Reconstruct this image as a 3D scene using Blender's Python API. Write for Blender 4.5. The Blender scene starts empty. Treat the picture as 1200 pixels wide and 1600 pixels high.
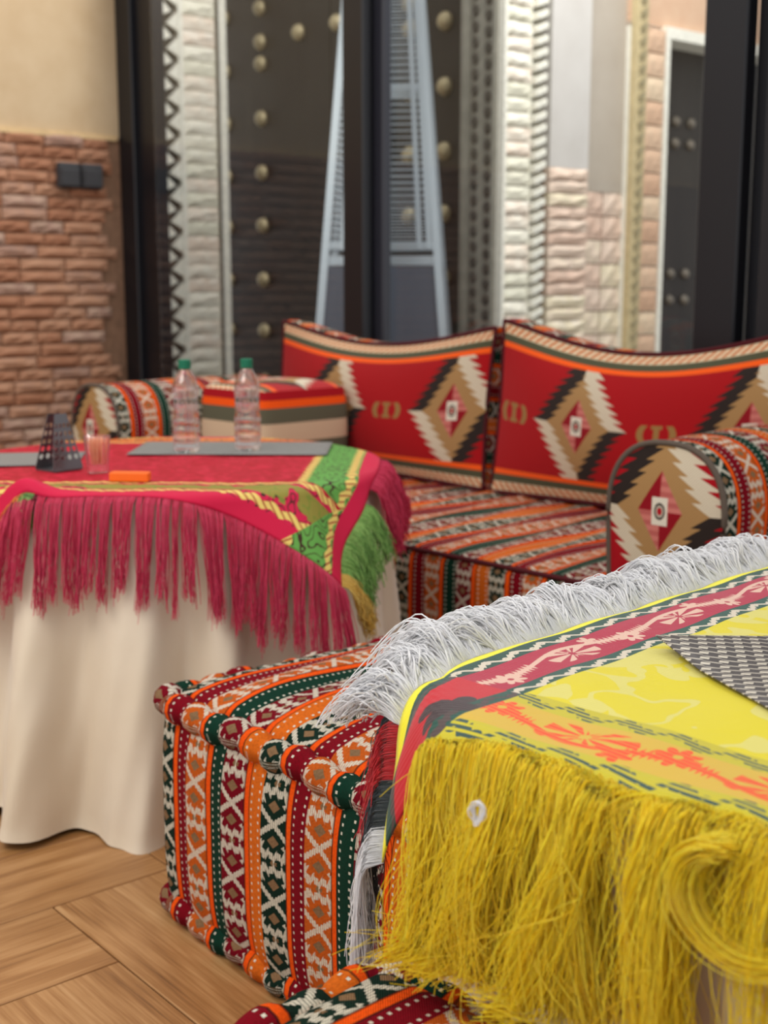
import bpy, bmesh, math, random
import numpy as np
from mathutils import Vector, Matrix, noise

rng = np.random.default_rng(7)
random.seed(7)
SC = bpy.context.scene
COL = SC.collection

# ---------------------------------------------------------------- camera
cam_d = bpy.data.cameras.new('camera')
cam = bpy.data.objects.new('camera', cam_d)
COL.objects.link(cam)
cam.location = (0, 0, 1.12)
cam.rotation_euler = (math.radians(90) - math.atan(350 / 2000), 0, 0)
cam_d.sensor_width = 36
cam_d.lens = 45            # 2000 px focal length on a 1600 px tall frame
cam_d.clip_start = 0.02
cam_d.dof.use_dof = True
cam_d.dof.focus_distance = 1.6
cam_d.dof.aperture_fstop = 5.0
SC.camera = cam
SC.cycles.diffuse_bounces = 8
SC.cycles.transparent_max_bounces = 16

# ---------------------------------------------------------------- world, lights, exposure
wd = bpy.data.worlds.new('world')
SC.world = wd
wd.use_nodes = True
bg = wd.node_tree.nodes['Background']
bg.inputs[0].default_value = (0.98, 0.985, 1.0, 1)
bg.inputs[1].default_value = 0.86


def area(name, loc, target, sx, sy, power, color):
    d = bpy.data.lights.new(name, 'AREA')
    d.shape = 'RECTANGLE'
    d.size, d.size_y, d.energy, d.color = sx, sy, power, color
    o = bpy.data.objects.new(name, d)
    COL.objects.link(o)
    o.location = loc
    o.rotation_euler = (Vector(target) - Vector(loc)).to_track_quat('-Z', 'Y').to_euler()
    return o


area('overhead_fill_light', (-1.9, 0.9, 3.2), (-0.2, 2.2, 0), 2.0, 1.6, 52, (1.0, 0.93, 0.84))  # added unseen soft lamp, side-lighting the pouf and cloth folds
_c = math.radians(40)
area('courtyard_fill_light', (math.cos(_c) * 4.5 - math.sin(_c) * 3.7, math.sin(_c) * 4.5 + math.cos(_c) * 3.7, 4.8),
     (math.cos(_c) * 4.2 - math.sin(_c) * 6.8, math.sin(_c) * 4.2 + math.cos(_c) * 6.8, 1.6), 1.8, 1.8, 170, (1.0, 0.98, 0.95))  # added lamp over the patio to brighten the left column

SC.view_settings.view_transform = 'Standard'
SC.view_settings.look = 'None'
SC.view_settings.gamma = 1
SC.view_settings.use_curve_mapping = False
SC.view_settings.exposure = 0.2


# ================================================================ helpers
def frame(deg):
    """room style frame: local x = to the right and nearer, local y = to the right and farther"""
    t = math.radians(deg)
    return (math.cos(t), math.sin(t)), (math.sin(t), -math.cos(t))


def at(deg, a, b, z=0.0):
    w, u = frame(deg)
    return Vector((w[0] * b + u[0] * a, w[1] * b + u[1] * a, z))


def rotz(deg):
    return math.radians(deg - 90)


def empty(name, loc, rz=0.0, label=None, cat=None, group=None, kind=None, rx=0.0):
    o = bpy.data.objects.new(name, None)
    COL.objects.link(o)
    o.location = loc
    o.rotation_mode = 'XYZ'
    o.rotation_euler = (rx, 0, rz)
    o.empty_display_size = 0.1
    return tag(o, label, cat, group, kind)


def tag(o, label=None, cat=None, group=None, kind=None):
    if label: o['label'] = label
    if cat: o['category'] = cat
    if group: o['group'] = group
    if kind: o['kind'] = kind
    return o


class MB:
    """collects geometry for one mesh"""
    def __init__(self):
        self.v, self.f, self.uv, self.n = [], [], [], 0

    def add(self, v, f, uv=None):
        v = np.asarray(v, float)
        self.v.append(v)
        self.uv.append(np.zeros((len(v), 2)) if uv is None else np.asarray(uv, float))
        self.f += [tuple(i + self.n for i in q) for q in f]
        self.n += len(v)
        return self

    def grid(self, fn, nu, nv, flip=False, closed=False):
        """fn(s,t)->(x,y,z,u,v) on arrays"""
        s, t = np.meshgrid(np.linspace(0, 1, nu + 1), np.linspace(0, 1, nv + 1), indexing='ij')
        r = fn(s.ravel(), t.ravel())
        P = np.stack([np.broadcast_to(np.asarray(q, float), s.size) for q in r], 1)
        i, j = np.meshgrid(np.arange(nu), np.arange(nv), indexing='ij')
        a = (i * (nv + 1) + j).ravel()
        q = np.stack([a, a + nv + 1, a + nv + 2, a + 1], 1)
        if flip: q = q[:, ::-1]
        return self.add(P[:, :3], q.tolist(), P[:, 3:5])

    def box(self, x0, x1, y0, y1, z0, z1):
        v = [(x, y, z) for x in (x0, x1) for y in (y0, y1) for z in (z0, z1)]
        f = [(0, 1, 3, 2), (4, 6, 7, 5), (0, 4, 5, 1), (2, 3, 7, 6), (0, 2, 6, 4), (1, 5, 7, 3)]
        uv = [(p[0] + p[1], p[2]) for p in v]
        return self.add(v, f, uv)

    def lathe(self, prof, n=32, cx=0, cy=0, cap=True):
        prof = np.asarray(prof, float)
        m = len(prof)
        th = np.linspace(0, 2 * math.pi, n, endpoint=False)
        v = np.stack([cx + prof[:, None, 0] * np.cos(th), cy + prof[:, None, 0] * np.sin(th),
                      np.repeat(prof[:, 1:2], n, 1)], 2).reshape(-1, 3)
        uv = np.stack([np.tile(th / (2 * math.pi), m), np.repeat(prof[:, 1], n)], 1)
        f = []
        for i in range(m - 1):
            for j in range(n):
                k = (j + 1) % n
                f.append((i * n + j, i * n + k, (i + 1) * n + k, (i + 1) * n + j))
        if cap:
            f.append(tuple(range(n))[::-1])
            f.append(tuple((m - 1) * n + j for j in range(n)))
        return self.add(v, f, uv)

    def tube(self, pts, r, n=8, closed=False, uvlen=None):
        pts = np.asarray(pts, float)
        m = len(pts)
        r = np.broadcast_to(np.asarray(r, float), m)
        if closed:
            tan = np.roll(pts, -1, 0) - np.roll(pts, 1, 0)
        else:
            tan = np.gradient(pts, axis=0)
        tan /= np.linalg.norm(tan, axis=1, keepdims=True) + 1e-12
        ref = np.array([0, 0, 1.0]) if abs(tan[:, 2]).mean() < 0.8 else np.array([1.0, 0, 0])
        s = np.cross(tan, ref); s /= np.linalg.norm(s, axis=1, keepdims=True) + 1e-12
        t2 = np.cross(s, tan)
        L = np.r_[0, np.cumsum(np.linalg.norm(np.diff(pts, axis=0), axis=1))] if uvlen is None else uvlen
        th = np.linspace(0, 2 * math.pi, n, endpoint=False)
        v = pts[:, None] + r[:, None, None] * (np.cos(th)[None, :, None] * s[:, None] + np.sin(th)[None, :, None] * t2[:, None])
        uv = np.stack([np.repeat(L, n), np.tile(th, m) * r.mean()], 1)
        f = []
        for i in range(m if closed else m - 1):
            i2 = (i + 1) % m
            for j in range(n):
                k = (j + 1) % n
                f.append((i * n + j, i * n + k, i2 * n + k, i2 * n + j))
        if not closed:
            f.append(tuple(range(n))[::-1]); f.append(tuple((m - 1) * n + j for j in range(n)))
        return self.add(v.reshape(-1, 3), f, uv)

    def build(self, name, mat, parent=None, smooth=True, weld=False, auto=None):
        me = bpy.data.meshes.new(name)
        V = np.concatenate(self.v)
        UV = np.concatenate(self.uv)
        me.from_pydata(V.tolist(), [], self.f)
        uvl = me.uv_layers.new(name='UVMap')
        li = np.empty(len(me.loops), np.int32)
        me.loops.foreach_get('vertex_index', li)
        uvl.data.foreach_set('uv', UV[li].astype(np.float32).ravel())
        if weld:
            bm = bmesh.new(); bm.from_mesh(me)
            bmesh.ops.remove_doubles(bm, verts=bm.verts, dist=1e-5)
            bmesh.ops.recalc_face_normals(bm, faces=bm.faces)
            bm.to_mesh(me); bm.free()
        if smooth:
            me.polygons.foreach_set('use_smooth', np.ones(len(me.polygons), bool))
        if auto is not None:
            me.set_sharp_from_angle(angle=math.radians(auto))
        me.materials.append(mat)
        o = bpy.data.objects.new(name, me)
        COL.objects.link(o)
        o.parent = parent
        return o


def inst(o, loc, rz=0.0, parent=None, scale=None):
    c = o.copy()
    COL.objects.link(c)
    c.location = loc
    c.rotation_euler = (0, 0, rz)
    if scale: c.scale = scale
    c.parent = parent if parent else o.parent
    return c


def strands(name, P, r, mat, parent, taper=0.6, sides=3):
    """P: (S,M,3) strand points -> one mesh of thin tubes"""
    S, M, _ = P.shape
    tan = np.gradient(P, axis=1)
    tan /= np.linalg.norm(tan, axis=2, keepdims=True) + 1e-12
    ref = np.array([0.31, 0.77, 0.55])
    a = np.cross(tan, ref); a /= np.linalg.norm(a, axis=2, keepdims=True) + 1e-9
    b = np.cross(tan, a)
    rr = (np.broadcast_to(np.asarray(r, float).reshape(-1, 1), (S, 1)) * np.linspace(1, taper, M)[None])[..., None, None]
    th = np.linspace(0, 2 * math.pi, sides, endpoint=False)
    V = P[:, :, None] + rr * (np.cos(th)[None, None, :, None] * a[:, :, None] + np.sin(th)[None, None, :, None] * b[:, :, None])
    V = V.reshape(-1, 3)
    base = (np.arange(S) * M * sides)[:, None, None, None] + (np.arange(M - 1) * sides)[None, :, None, None]
    j = np.arange(sides)[None, None, :, None]
    k = (j + 1) % sides
    Q = np.concatenate([base + j, base + k, base + k + sides, base + j + sides], 3).reshape(-1, 4)
    me = bpy.data.meshes.new(name)
    me.vertices.add(len(V)); me.vertices.foreach_set('co', V.astype(np.float32).ravel())
    me.loops.add(Q.size); me.loops.foreach_set('vertex_index', Q.astype(np.int32).ravel())
    me.polygons.add(len(Q))
    me.polygons.foreach_set('loop_start', np.arange(0, Q.size, 4, dtype=np.int32))
    me.update(calc_edges=True)
    uvl = me.uv_layers.new(name='UVMap')
    rnd = rng.random(S)
    uv = np.stack([np.repeat(rnd, M * sides), np.tile(np.repeat(np.linspace(0, 1, M), sides), S)], 1)
    uvl.data.foreach_set('uv', uv[Q.ravel()].astype(np.float32).ravel())
    me.polygons.foreach_set('use_smooth', np.ones(len(Q), bool))
    me.materials.append(mat)
    o = bpy.data.objects.new(name, me)
    COL.objects.link(o)
    o.parent = parent
    o['kind'] = 'stuff'
    return o


# ---------------------------------------------------------------- materials: small node expression builder
def hexc(h):
    h = h.lstrip('#')
    c = [int(h[i:i + 2], 16) / 255 for i in (0, 2, 4)]
    return tuple((x / 12.92 if x <= 0.04045 else ((x + 0.055) / 1.055) ** 2.4) for x in c) + (1.0,)


class V:
    def __init__(s, n, k): s.n, s.k = n, k
    def __add__(s, o): return s.n.m('ADD', s, o)
    def __radd__(s, o): return s.n.m('ADD', o, s)
    def __sub__(s, o): return s.n.m('SUBTRACT', s, o)
    def __rsub__(s, o): return s.n.m('SUBTRACT', o, s)
    def __mul__(s, o): return s.n.m('MULTIPLY', s, o)
    def __rmul__(s, o): return s.n.m('MULTIPLY', o, s)
    def __truediv__(s, o): return s.n.m('DIVIDE', s, o)
    def __lt__(s, o): return s.n.m('LESS_THAN', s, o)
    def __gt__(s, o): return s.n.m('GREATER_THAN', s, o)
    def fract(s): return s.n.m('FRACT', s)
    def floor(s): return s.n.m('FLOOR', s)
    def abs(s): return s.n.m('ABSOLUTE', s)
    def sin(s): return s.n.m('SINE', s)
    def cos(s): return s.n.m('COSINE', s)
    def sqrt(s): return s.n.m('SQRT', s)
    def min(s, o): return s.n.m('MINIMUM', s, o)
    def max(s, o): return s.n.m('MAXIMUM', s, o)


class Mat:
    def __init__(self, name, rough=0.8, spec=0.3, **kw):
        self.mat = bpy.data.materials.new(name)
        self.mat.use_nodes = True
        self.nt = self.mat.node_tree
        self.b = self.nt.nodes['Principled BSDF']
        self.b.inputs['Roughness'].default_value = rough
        self.b.inputs['Specular IOR Level'].default_value = spec
        for k, v in kw.items():
            self.b.inputs[k.replace('_', ' ')].default_value = v

    def put(self, sock, val):
        if isinstance(val, V): self.nt.links.new(val.k, sock)
        elif isinstance(val, str): sock.default_value = hexc(val)
        else: sock.default_value = val

    def m(self, op, *a):
        nd = self.nt.nodes.new('ShaderNodeMath')
        nd.operation = op
        for i, x in enumerate(a): self.put(nd.inputs[i], x)
        return V(self, nd.outputs[0])

    def atan2(self, a, b): return self.m('ARCTAN2', a, b)

    def uv(self):
        nd = self.nt.nodes.new('ShaderNodeUVMap')
        s = self.nt.nodes.new('ShaderNodeSeparateXYZ')
        self.nt.links.new(nd.outputs[0], s.inputs[0])
        return V(self, s.outputs[0]), V(self, s.outputs[1])

    def obj(self):
        nd = self.nt.nodes.new('ShaderNodeTexCoord')
        s = self.nt.nodes.new('ShaderNodeSeparateXYZ')
        self.nt.links.new(nd.outputs['Object'], s.inputs[0])
        return [V(self, s.outputs[i]) for i in range(3)]

    def objrand(self):
        return V(self, self.nt.nodes.new('ShaderNodeObjectInfo').outputs['Random'])

    def vec(self, x, y, z=0.0):
        c = self.nt.nodes.new('ShaderNodeCombineXYZ')
        for i, q in enumerate((x, y, z)): self.put(c.inputs[i], q)
        return V(self, c.outputs[0])

    def noise(self, vec=None, scale=5, detail=3, rough=0.5):
        nd = self.nt.nodes.new('ShaderNodeTexNoise')
        nd.inputs['Scale'].default_value = scale
        nd.inputs['Detail'].default_value = detail
        nd.inputs['Roughness'].default_value = rough
        if vec is None:
            vec = V(self, self.nt.nodes.new('ShaderNodeTexCoord').outputs['Object'])
        self.nt.links.new(vec.k, nd.inputs['Vector'])
        return V(self, nd.outputs['Fac'])

    def mix(self, fac, a, b):
        nd = self.nt.nodes.new('ShaderNodeMix')
        nd.data_type = 'RGBA'
        self.put(nd.inputs['Factor'], fac)
        self.put(nd.inputs[6], a)
        self.put(nd.inputs[7], b)
        return V(self, nd.outputs[2])

    def ramp(self, fac, stops, interp='LINEAR'):
        nd = self.nt.nodes.new('ShaderNodeValToRGB')
        cr = nd.color_ramp
        cr.interpolation = interp
        while len(cr.elements) < len(stops): cr.elements.new(0.5)
        for e, (p, c) in zip(cr.elements, stops):
            e.position = p
            e.color = hexc(c) if isinstance(c, str) else c
        self.put(nd.inputs[0], fac)
        return V(self, nd.outputs[0])

    def color(self, c): self.put(self.b.inputs['Base Color'], c); return self

    def bump(self, h, strength=0.3, dist=0.002):
        nd = self.nt.nodes.new('ShaderNodeBump')
        nd.inputs['Strength'].default_value = strength
        nd.inputs['Distance'].default_value = dist
        self.put(nd.inputs['Height'], h)
        self.nt.links.new(nd.outputs[0], self.b.inputs['Normal'])
        return self


def plain(name, c, rough=0.6, var=0.0, scale=20, **kw):
    n = Mat(name, rough, **kw)
    if var:
        t = n.noise(scale=scale)
        lc = hexc(c)
        d = tuple(x * (1 - var) for x in lc[:3]) + (1,)
        l = tuple(min(1, x * (1 + var)) for x in lc[:3]) + (1,)
        n.color(n.ramp(t, [(0.3, d), (0.7, l)]))
    else:
        n.color(c)
    return n.mat


# ---- woven stripe fabric (u across the stripes, v along them, metres)
def sadu_expr(n, u, v, P=0.24):
    G = P / 3
    x = (u / P).fract() * 3.0
    g = x.floor()
    l = x.fract()
    motif = l < 0.5
    line = (l > 0.5) * (l < 0.63)
    mbg = n.ramp(g / 3.0, [(0, '#10291f'), (0.3, '#c25a1c'), (0.6, '#74081a')], 'CONSTANT')
    dot = n.ramp(g / 3.0, [(0, '#7c0819'), (0.3, '#0f3527'), (0.6, '#d6681c')], 'CONSTANT')
    s = (l * 4.0 - 1.0)
    sa = s.abs()
    T = 0.128
    tau = ((v / T).fract() - 0.5).abs() * 4.5          # 0 at the crossing, 2.25 between
    tj = tau + ((s * 3.5).fract() - 0.5) * 0.20
    X = ((tau + (s * 30.0).sin() * 0.04 - sa * 0.74).abs() < 0.19)
    zig = ((s * 1.5).fract() - 0.5).abs()
    Z = ((tj - 1.66 - zig * 0.62).abs() < 0.21)
    side = (sa + (tj - 1.42).abs() * 0.9) > 0.86
    side = side * (sa > 0.62) * (tj > 1.1) * (tj < 1.8)
    white = X.max(Z).max(side)
    dia = (sa * 0.85 + (tau - 1.0).abs()) < 0.36
    dia2 = (sa * 0.8 + (tj - 2.25).abs()) < 0.22
    c = n.mix(dia.max(dia2), mbg, '#86684a')
    warp = (s * 42.0).sin() > -0.75
    c = n.mix(white * (warp * 0.75 + 0.25), c, '#d8d0bc')
    # two rows of pale stitches on the plain bands
    ld = (l - 0.63) / 0.37
    row = ((ld - 0.2).abs() < 0.05).max((ld - 0.82).abs() < 0.05)
    st = ((v / 0.0125).fract() - 0.5).abs() < 0.17
    d2 = n.mix(row * st, dot, '#d9d2bf')
    out = n.mix(motif, d2, c)
    out = n.mix(line, out, '#f0560f')
    edge = ((l - 0.5).abs() < 0.018).max((l - 0.633).abs() < 0.014)
    out = n.mix(edge * 0.7, out, '#1f1512')
    h = ((u + v) * 1900.0).sin() * 0.5 + white * 0.9 + line * 1.5 + row * st * 1.2
    return out, h


def sadu_mat(name, P=0.24, off=0.0):
    n = Mat(name, 0.92, 0.08)
    u, v = n.uv()
    c, h = sadu_expr(n, u + (20 * P + off), v + 5.65, P)
    wob = n.noise(scale=260, detail=1)
    n.color(n.mix((wob - 0.42).max(0.0) * 0.7, c, '#20140f'))
    n.bump(h + wob * 1.5, 0.6, 0.002)
    return n.mat


# ---- kilim: red ground with stepped diamonds.  u metres from the left, v metres from the bottom
def kilim_expr(n, x, y, ground, k=1.0):
    """one motif centred on the origin (x may already be folded)"""
    ay, ax = y.abs(), x.abs()
    q = (ay / (0.030 * k)).fract()
    e = (1.0 - ay / (0.175 * k)) * (0.118 * k)
    eo = e.max(0.0)
    tan = ax < (e + (0.5 - q) * (0.026 * k))
    band = (ax < (eo + 0.060 * k + (0.5 - q) * (0.036 * k))) * (ay < 0.205 * k)
    pos = (x * y) > 0.0
    bc = n.mix(pos, '#2a211d', '#c9bca4')
    c = n.mix(band, ground, bc)
    c = n.mix(tan, c, '#a17c4e')
    ins = (ax / (0.062 * k) + ay / (0.098 * k)) < 1.0
    st = ((y * (260.0 / k)).sin() > 0.0) * 0.6
    ic = n.mix(pos * (st * 0.5 + 0.5), '#8a0d1a', '#cf7f74')
    c = n.mix(ins, c, ic)
    sq = (ax < 0.022 * k) * (ay < 0.034 * k)
    c = n.mix(sq, c, '#d6cfbd')
    rr = (x * x + y * y * 0.55).sqrt()
    c = n.mix(rr < 0.0155 * k, c, '#3a322c')
    c = n.mix(rr < 0.011 * k, c, '#b3ab9a')
    c = n.mix(rr < 0.007 * k, c, '#a5101c')
    return c


def kilim_cushion(name, H, first):
    n = Mat(name, 0.9, 0.2)
    n.b.inputs['Sheen Weight'].default_value = 0.1
    u, v = n.uv()
    S = 0.60
    red = '#a1060f'
    xx = ((u - first) / S + 10.5).fract() - 0.5
    x = xx * S
    y = v - H * 0.49
    c = kilim_expr(n, x, y, red)
    # small bracket sign between the diamonds
    xb = (((u - first) / S + 11.0).fract() - 0.5) * S
    hb = y.abs() < 0.032
    bar = (xb.abs() < 0.010).max((xb.abs() < 0.02) * ((y.abs() - 0.026).abs() < 0.007)) * hb
    arc = ((xb.abs() - 0.058 + y * y * 14.0).abs() < 0.012) * hb
    c = n.mix(bar.max(arc), c, '#94703f')
    for d in (v, H - v):
        b = [(0.0, '#5c0f17'), (0.08, '#d8c4a2'), (0.34, '#4c4c36'), (0.56, '#f05a12'), (0.73, red)]
        col = n.ramp(d / 0.115, b, 'CONSTANT')
        dg = ((u * 34.0 + d * 34.0).fract() - 0.5).abs() < 0.24
        col = n.mix(dg * (d < 0.037) * (d > 0.011), col, '#c06a36')
        c = n.mix(d < 0.083, c, col)
    n.color(c)
    n.bump(((u - v) * 900.0).sin() + n.noise(scale=200) * 2.0, 0.35, 0.0012)
    return n.mat


def kilim_arm(name):
    n = Mat(name, 0.9, 0.2)
    u, v = n.uv()
    c = kilim_expr(n, u, v - 0.19, '#a00b18', 0.95)
    n.color(c)
    n.bump(((u - v) * 900.0).sin() + n.noise(scale=200) * 2.0, 0.35, 0.0012)
    return n.mat


# ================================================================ THE SETTING
RA = 40.0                     # room axis
W40, U40 = frame(RA)
RZ = rotz(RA)
A0, B0 = -6.40, 3.5           # inner corner of the left wall and the glazing
room = (0, 0, 0)


def wood_mat():
    n = Mat('oak_planks', 0.42, 0.4)
    u, v = n.uv()
    r = n.objrand()
    vec = n.vec(u * 2.2 + r * 37.0, v * 26.0, r * 9.0)
    g1 = n.noise(vec, 1.0, 5, 0.6)
    vec2 = n.vec(u * 1.3 + r * 11.0, v * 7.0, r * 5.0)
    g2 = n.noise(vec2, 1.0, 3, 0.5)
    ring = ((g2 * 34.0 + v * 20.0).sin() * 0.5 + 0.5)
    fine = n.noise(n.vec(u * 5.0, v * 190.0, r * 3.0), 1.0, 4, 0.65)
    f = g1 * 0.45 + ring * 0.13 + fine * 0.62 - 0.12
    base = n.ramp(f, [(0.22, '#6b4524'), (0.42, '#9a6c3e'), (0.58, '#b28555'), (0.82, '#caa273')])
    n.color(n.mix(r * 0.2, base, '#94683c'))
    n.bump(fine * 0.6 + ring * 0.5, 0.15, 0.001)
    return n.mat


M_wood = wood_mat()
M_grout = plain('floor_joint', '#5b3a1d', 0.8)

# floor with herringbone planks
fl = MB().box(-7.2, 3.2, -1.2, 3.5, -0.06, -0.004).build('floor', M_grout, None, smooth=False)
fl.rotation_euler = (0, 0, RZ)
tag(fl, kind='structure')
PW, NP = 0.25, 5
PL = PW * NP


def plank_mesh(name):
    m = MB()
    e = 0.0016
    x0, x1, y0, y1, z = e, PL - e, e, PW - e, 0.0
    bz = 0.0016
    b = 0.002
    v = [(x0, y0, -0.02), (x1, y0, -0.02), (x1, y1, -0.02), (x0, y1, -0.02),
         (x0, y0, -bz), (x1, y0, -bz), (x1, y1, -bz), (x0, y1, -bz),
         (x0 + b, y0 + b, z), (x1 - b, y0 + b, z), (x1 - b, y1 - b, z), (x0 + b, y1 - b, z)]
    f = [(8, 9, 10, 11)]
    for k in range(4):
        k2 = (k + 1) % 4
        f.append((k, k2, 4 + k2, 4 + k)); f.append((4 + k, 4 + k2, 8 + k2, 8 + k))
    m.add(v, f, [(p[0], p[1]) for p in v])
    return m.build(name, M_wood, fl, smooth=False)


plank0 = plank_mesh('plank')
used = False
OX, OY = -2.07, 0.943            # herringbone phase in room coordinates
for ix in range(-30, 24):
    for iy in range(-12, 14):
        k = (ix + iy) % (2 * NP)
        if k == 0:          # runs along local x
            loc, rz_ = (OX + ix * PW, OY + iy * PW), 0.0
            cx, cy = loc[0] + PL / 2, loc[1] + PW / 2
        elif k == NP:   # runs along local y
            loc, rz_ = (OX + (ix + 1) * PW, OY + iy * PW), math.pi / 2
            cx, cy = loc[0] - PW / 2, loc[1] + PL / 2
        else:
            continue
        if not (-6.5 < cx < 2.2 and -0.4 < cy < 2.9): continue
        if not used:
            plank0.location = (*loc, 0); plank0.rotation_euler = (0, 0, rz_); used = True
        else:
            inst(plank0, (*loc, 0), rz_)


# left wall: plaster above, split stone bricks below
def plaster_mat(name, c1, c2, sc=2.5):
    n = Mat(name, 0.85, 0.2)
    t = n.noise(scale=sc, detail=5, rough=0.6)
    n.color(n.ramp(t, [(0.3, c1), (0.7, c2)]))
    n.bump(n.noise(scale=60), 0.2, 0.003)
    return n.mat


def stone_mat(name, stops, rough=0.9):
    n = Mat(name, rough, 0.2)
    r = n.objrand()
    t = n.noise(scale=14, detail=4)
    c = n.ramp(r * 0.75 + t * 0.4 - 0.08, stops)
    n.color(c)
    n.bump(n.noise(scale=70, detail=4), 0.6, 0.006)
    return n.mat


M_plaster = plaster_mat('beige_plaster', '#bfa480', '#d0b997')
M_mortar = plain('brick_mortar', '#8a6a54', 0.95, 0.15)
M_stone = stone_mat('split_brick', [(0.0, '#96644a'), (0.3, '#ab7a5e'), (0.55, '#b88c70'), (0.8, '#a58474'), (1.0, '#ccb098')])
M_ledge = plain('pale_ledge', '#d8b98a', 0.8, 0.1)

wl = empty('wall_left', (0, 0, 0), RZ, kind='structure')
ZL = 1.91
MB().box(A0 - 0.25, A0, -3.2, B0 + 0.05, ZL, 3.4).build('plaster', M_plaster, wl, smooth=False)
MB().box(A0 - 0.25, A0 - 0.005, -3.2, B0 + 0.05, 0, ZL).build('backing', M_mortar, wl, smooth=False)
MB().box(A0, A0 + 0.02, -3.2, B0 - 0.02, ZL - 0.012, ZL + 0.016).build('ledge', M_ledge, wl, smooth=False)


def rough_brick(seed, L, H, D, amp):
    """block, rough face towards +x, length along y"""
    r = np.random.default_rng(seed)
    ny, nz = 5, 3
    m = MB()
    def face(s, t):
        edge = np.minimum(np.minimum(s, 1 - s) * 4, np.minimum(t, 1 - t) * 2.2).clip(0, 1)
        h = r.random(s.size) * amp * (0.35 + 0.65 * edge) + edge * amp * 0.6
        return (D - amp + h, (s - 0.5) * L * 1.0 + 0, (t - 0.5) * H, s * L, t * H)
    m.grid(face, ny, nz)
    P = m.v[0]
    idx = [0 * (nz + 1) + j for j in range(nz + 1)] + [i * (nz + 1) + nz for i in range(1, ny + 1)] + \
          [ny * (nz + 1) + j for j in range(nz - 1, -1, -1)] + [i * (nz + 1) for i in range(ny - 1, 0, -1)]
    back = P[idx].copy(); back[:, 0] = -0.02
    n0, k = len(P), len(idx)
    m.v.append(back); m.uv.append(back[:, 1:3]); m.n += k
    for i in range(k):
        j = (i + 1) % k
        m.f.append((idx[j], idx[i], n0 + i, n0 + j))
    return m


BH = 0.0637
variants = []
for s_, L_ in ((1, 0.19), (2, 0.25), (3, 0.15), (4, 0.22)):
    variants.append((L_, rough_brick(s_, L_ - 0.007, BH - 0.008, 0.035, 0.02)))
proto = {}
rest = MB()
rb = random.Random(3)
for row in range(30):
    z = (row + 0.5) * BH
    y = B0 - 0.03 - rb.random() * 0.12
    first = True
    while y > 0.2:
        vi = rb.randrange(4)
        L_, mb = variants[vi]
        yc = y - L_ / 2
        if yc > 2.45:
            if vi not in proto:
                o = mb.build('brick', M_stone, wl, smooth=False)
                o.location = (A0 - 0.01, yc, z)
                proto[vi] = o
            else:
                c = inst(proto[vi], (A0 - 0.01 + rb.random() * 0.012, yc, z), 0.0, wl, (1, 1, 1))
        elif yc > 0.6:
            for P_, F_, U_ in ((mb.v, mb.f, mb.uv),):
                Vv = np.concatenate(P_) + np.array([A0 - 0.01 + rb.random() * 0.012, yc, z])
                rest.add(Vv, F_, np.concatenate(U_))
        y -= L_
o = rest.build('brick_course', M_stone, wl, smooth=False); o['kind'] = 'stuff'

# double socket on the left wall
sk = empty('wall_socket', at(RA, A0 + 0.03, 3.235, 1.70), RZ, 'dark grey double wall socket on the brick wall below the plaster', 'socket')
M_dgrey = plain('dark_plastic', '#3b3a3c', 0.45)
for i in (-1, 1):
    m = MB().box(0, 0.045, i * 0.066 - 0.062, i * 0.066 + 0.062, -0.065, 0.065)
    o = m.build('socket_box', M_dgrey, sk, smooth=False)
    bv = o.modifiers.new('bevel', 'BEVEL'); bv.width = 0.01; bv.segments = 2
    lid = MB().box(0.045, 0.056, i * 0.066 - 0.052, i * 0.066 + 0.052, -0.055, 0.035).build('lid', M_dgrey, o, smooth=False)
    bv = lid.modifiers.new('bevel', 'BEVEL'); bv.width = 0.004; bv.segments = 2

# glazing: black metal frames and panes
M_black = plain('black_metal', '#15151a', 0.4, spec=0.4)
M_black2 = plain('graphite_metal', '#2b2b33', 0.4, spec=0.4)


def pane_mat(name, refl=0.022, tint=(0.96, 0.97, 0.97, 1)):
    n = Mat(name)
    nt = n.nt
    tr = nt.nodes.new('ShaderNodeBsdfTransparent'); tr.inputs[0].default_value = tint
    gl = nt.nodes.new('ShaderNodeBsdfGlossy'); gl.inputs['Roughness'].default_value = 0.0
    lw = nt.nodes.new('ShaderNodeLayerWeight'); lw.inputs[0].default_value = 0.5
    fc = n.m('POWER', V(n, lw.outputs['Facing']), 5.0) * 0.96 + refl
    mx = nt.nodes.new('ShaderNodeMixShader')
    nt.links.new(fc.k, mx.inputs[0]); nt.links.new(tr.outputs[0], mx.inputs[1]); nt.links.new(gl.outputs[0], mx.inputs[2])
    nt.links.new(mx.outputs[0], nt.nodes['Material Output'].inputs[0])
    nt.nodes.remove(n.b)
    return n.mat


M_pane = pane_mat('window_glass')
win = empty('window_1', (0, 0, 0), RZ, kind='structure')


def fbar(name, a0, a1, b0, b1, mat=M_black, z0=0.0, z1=3.3):
    o = MB().box(a0, a1, b0, b1, z0, z1).build(name, mat, win, smooth=False)
    bv = o.modifiers.new('bevel', 'BEVEL'); bv.width = 0.006; bv.segments = 1
    return o


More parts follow.
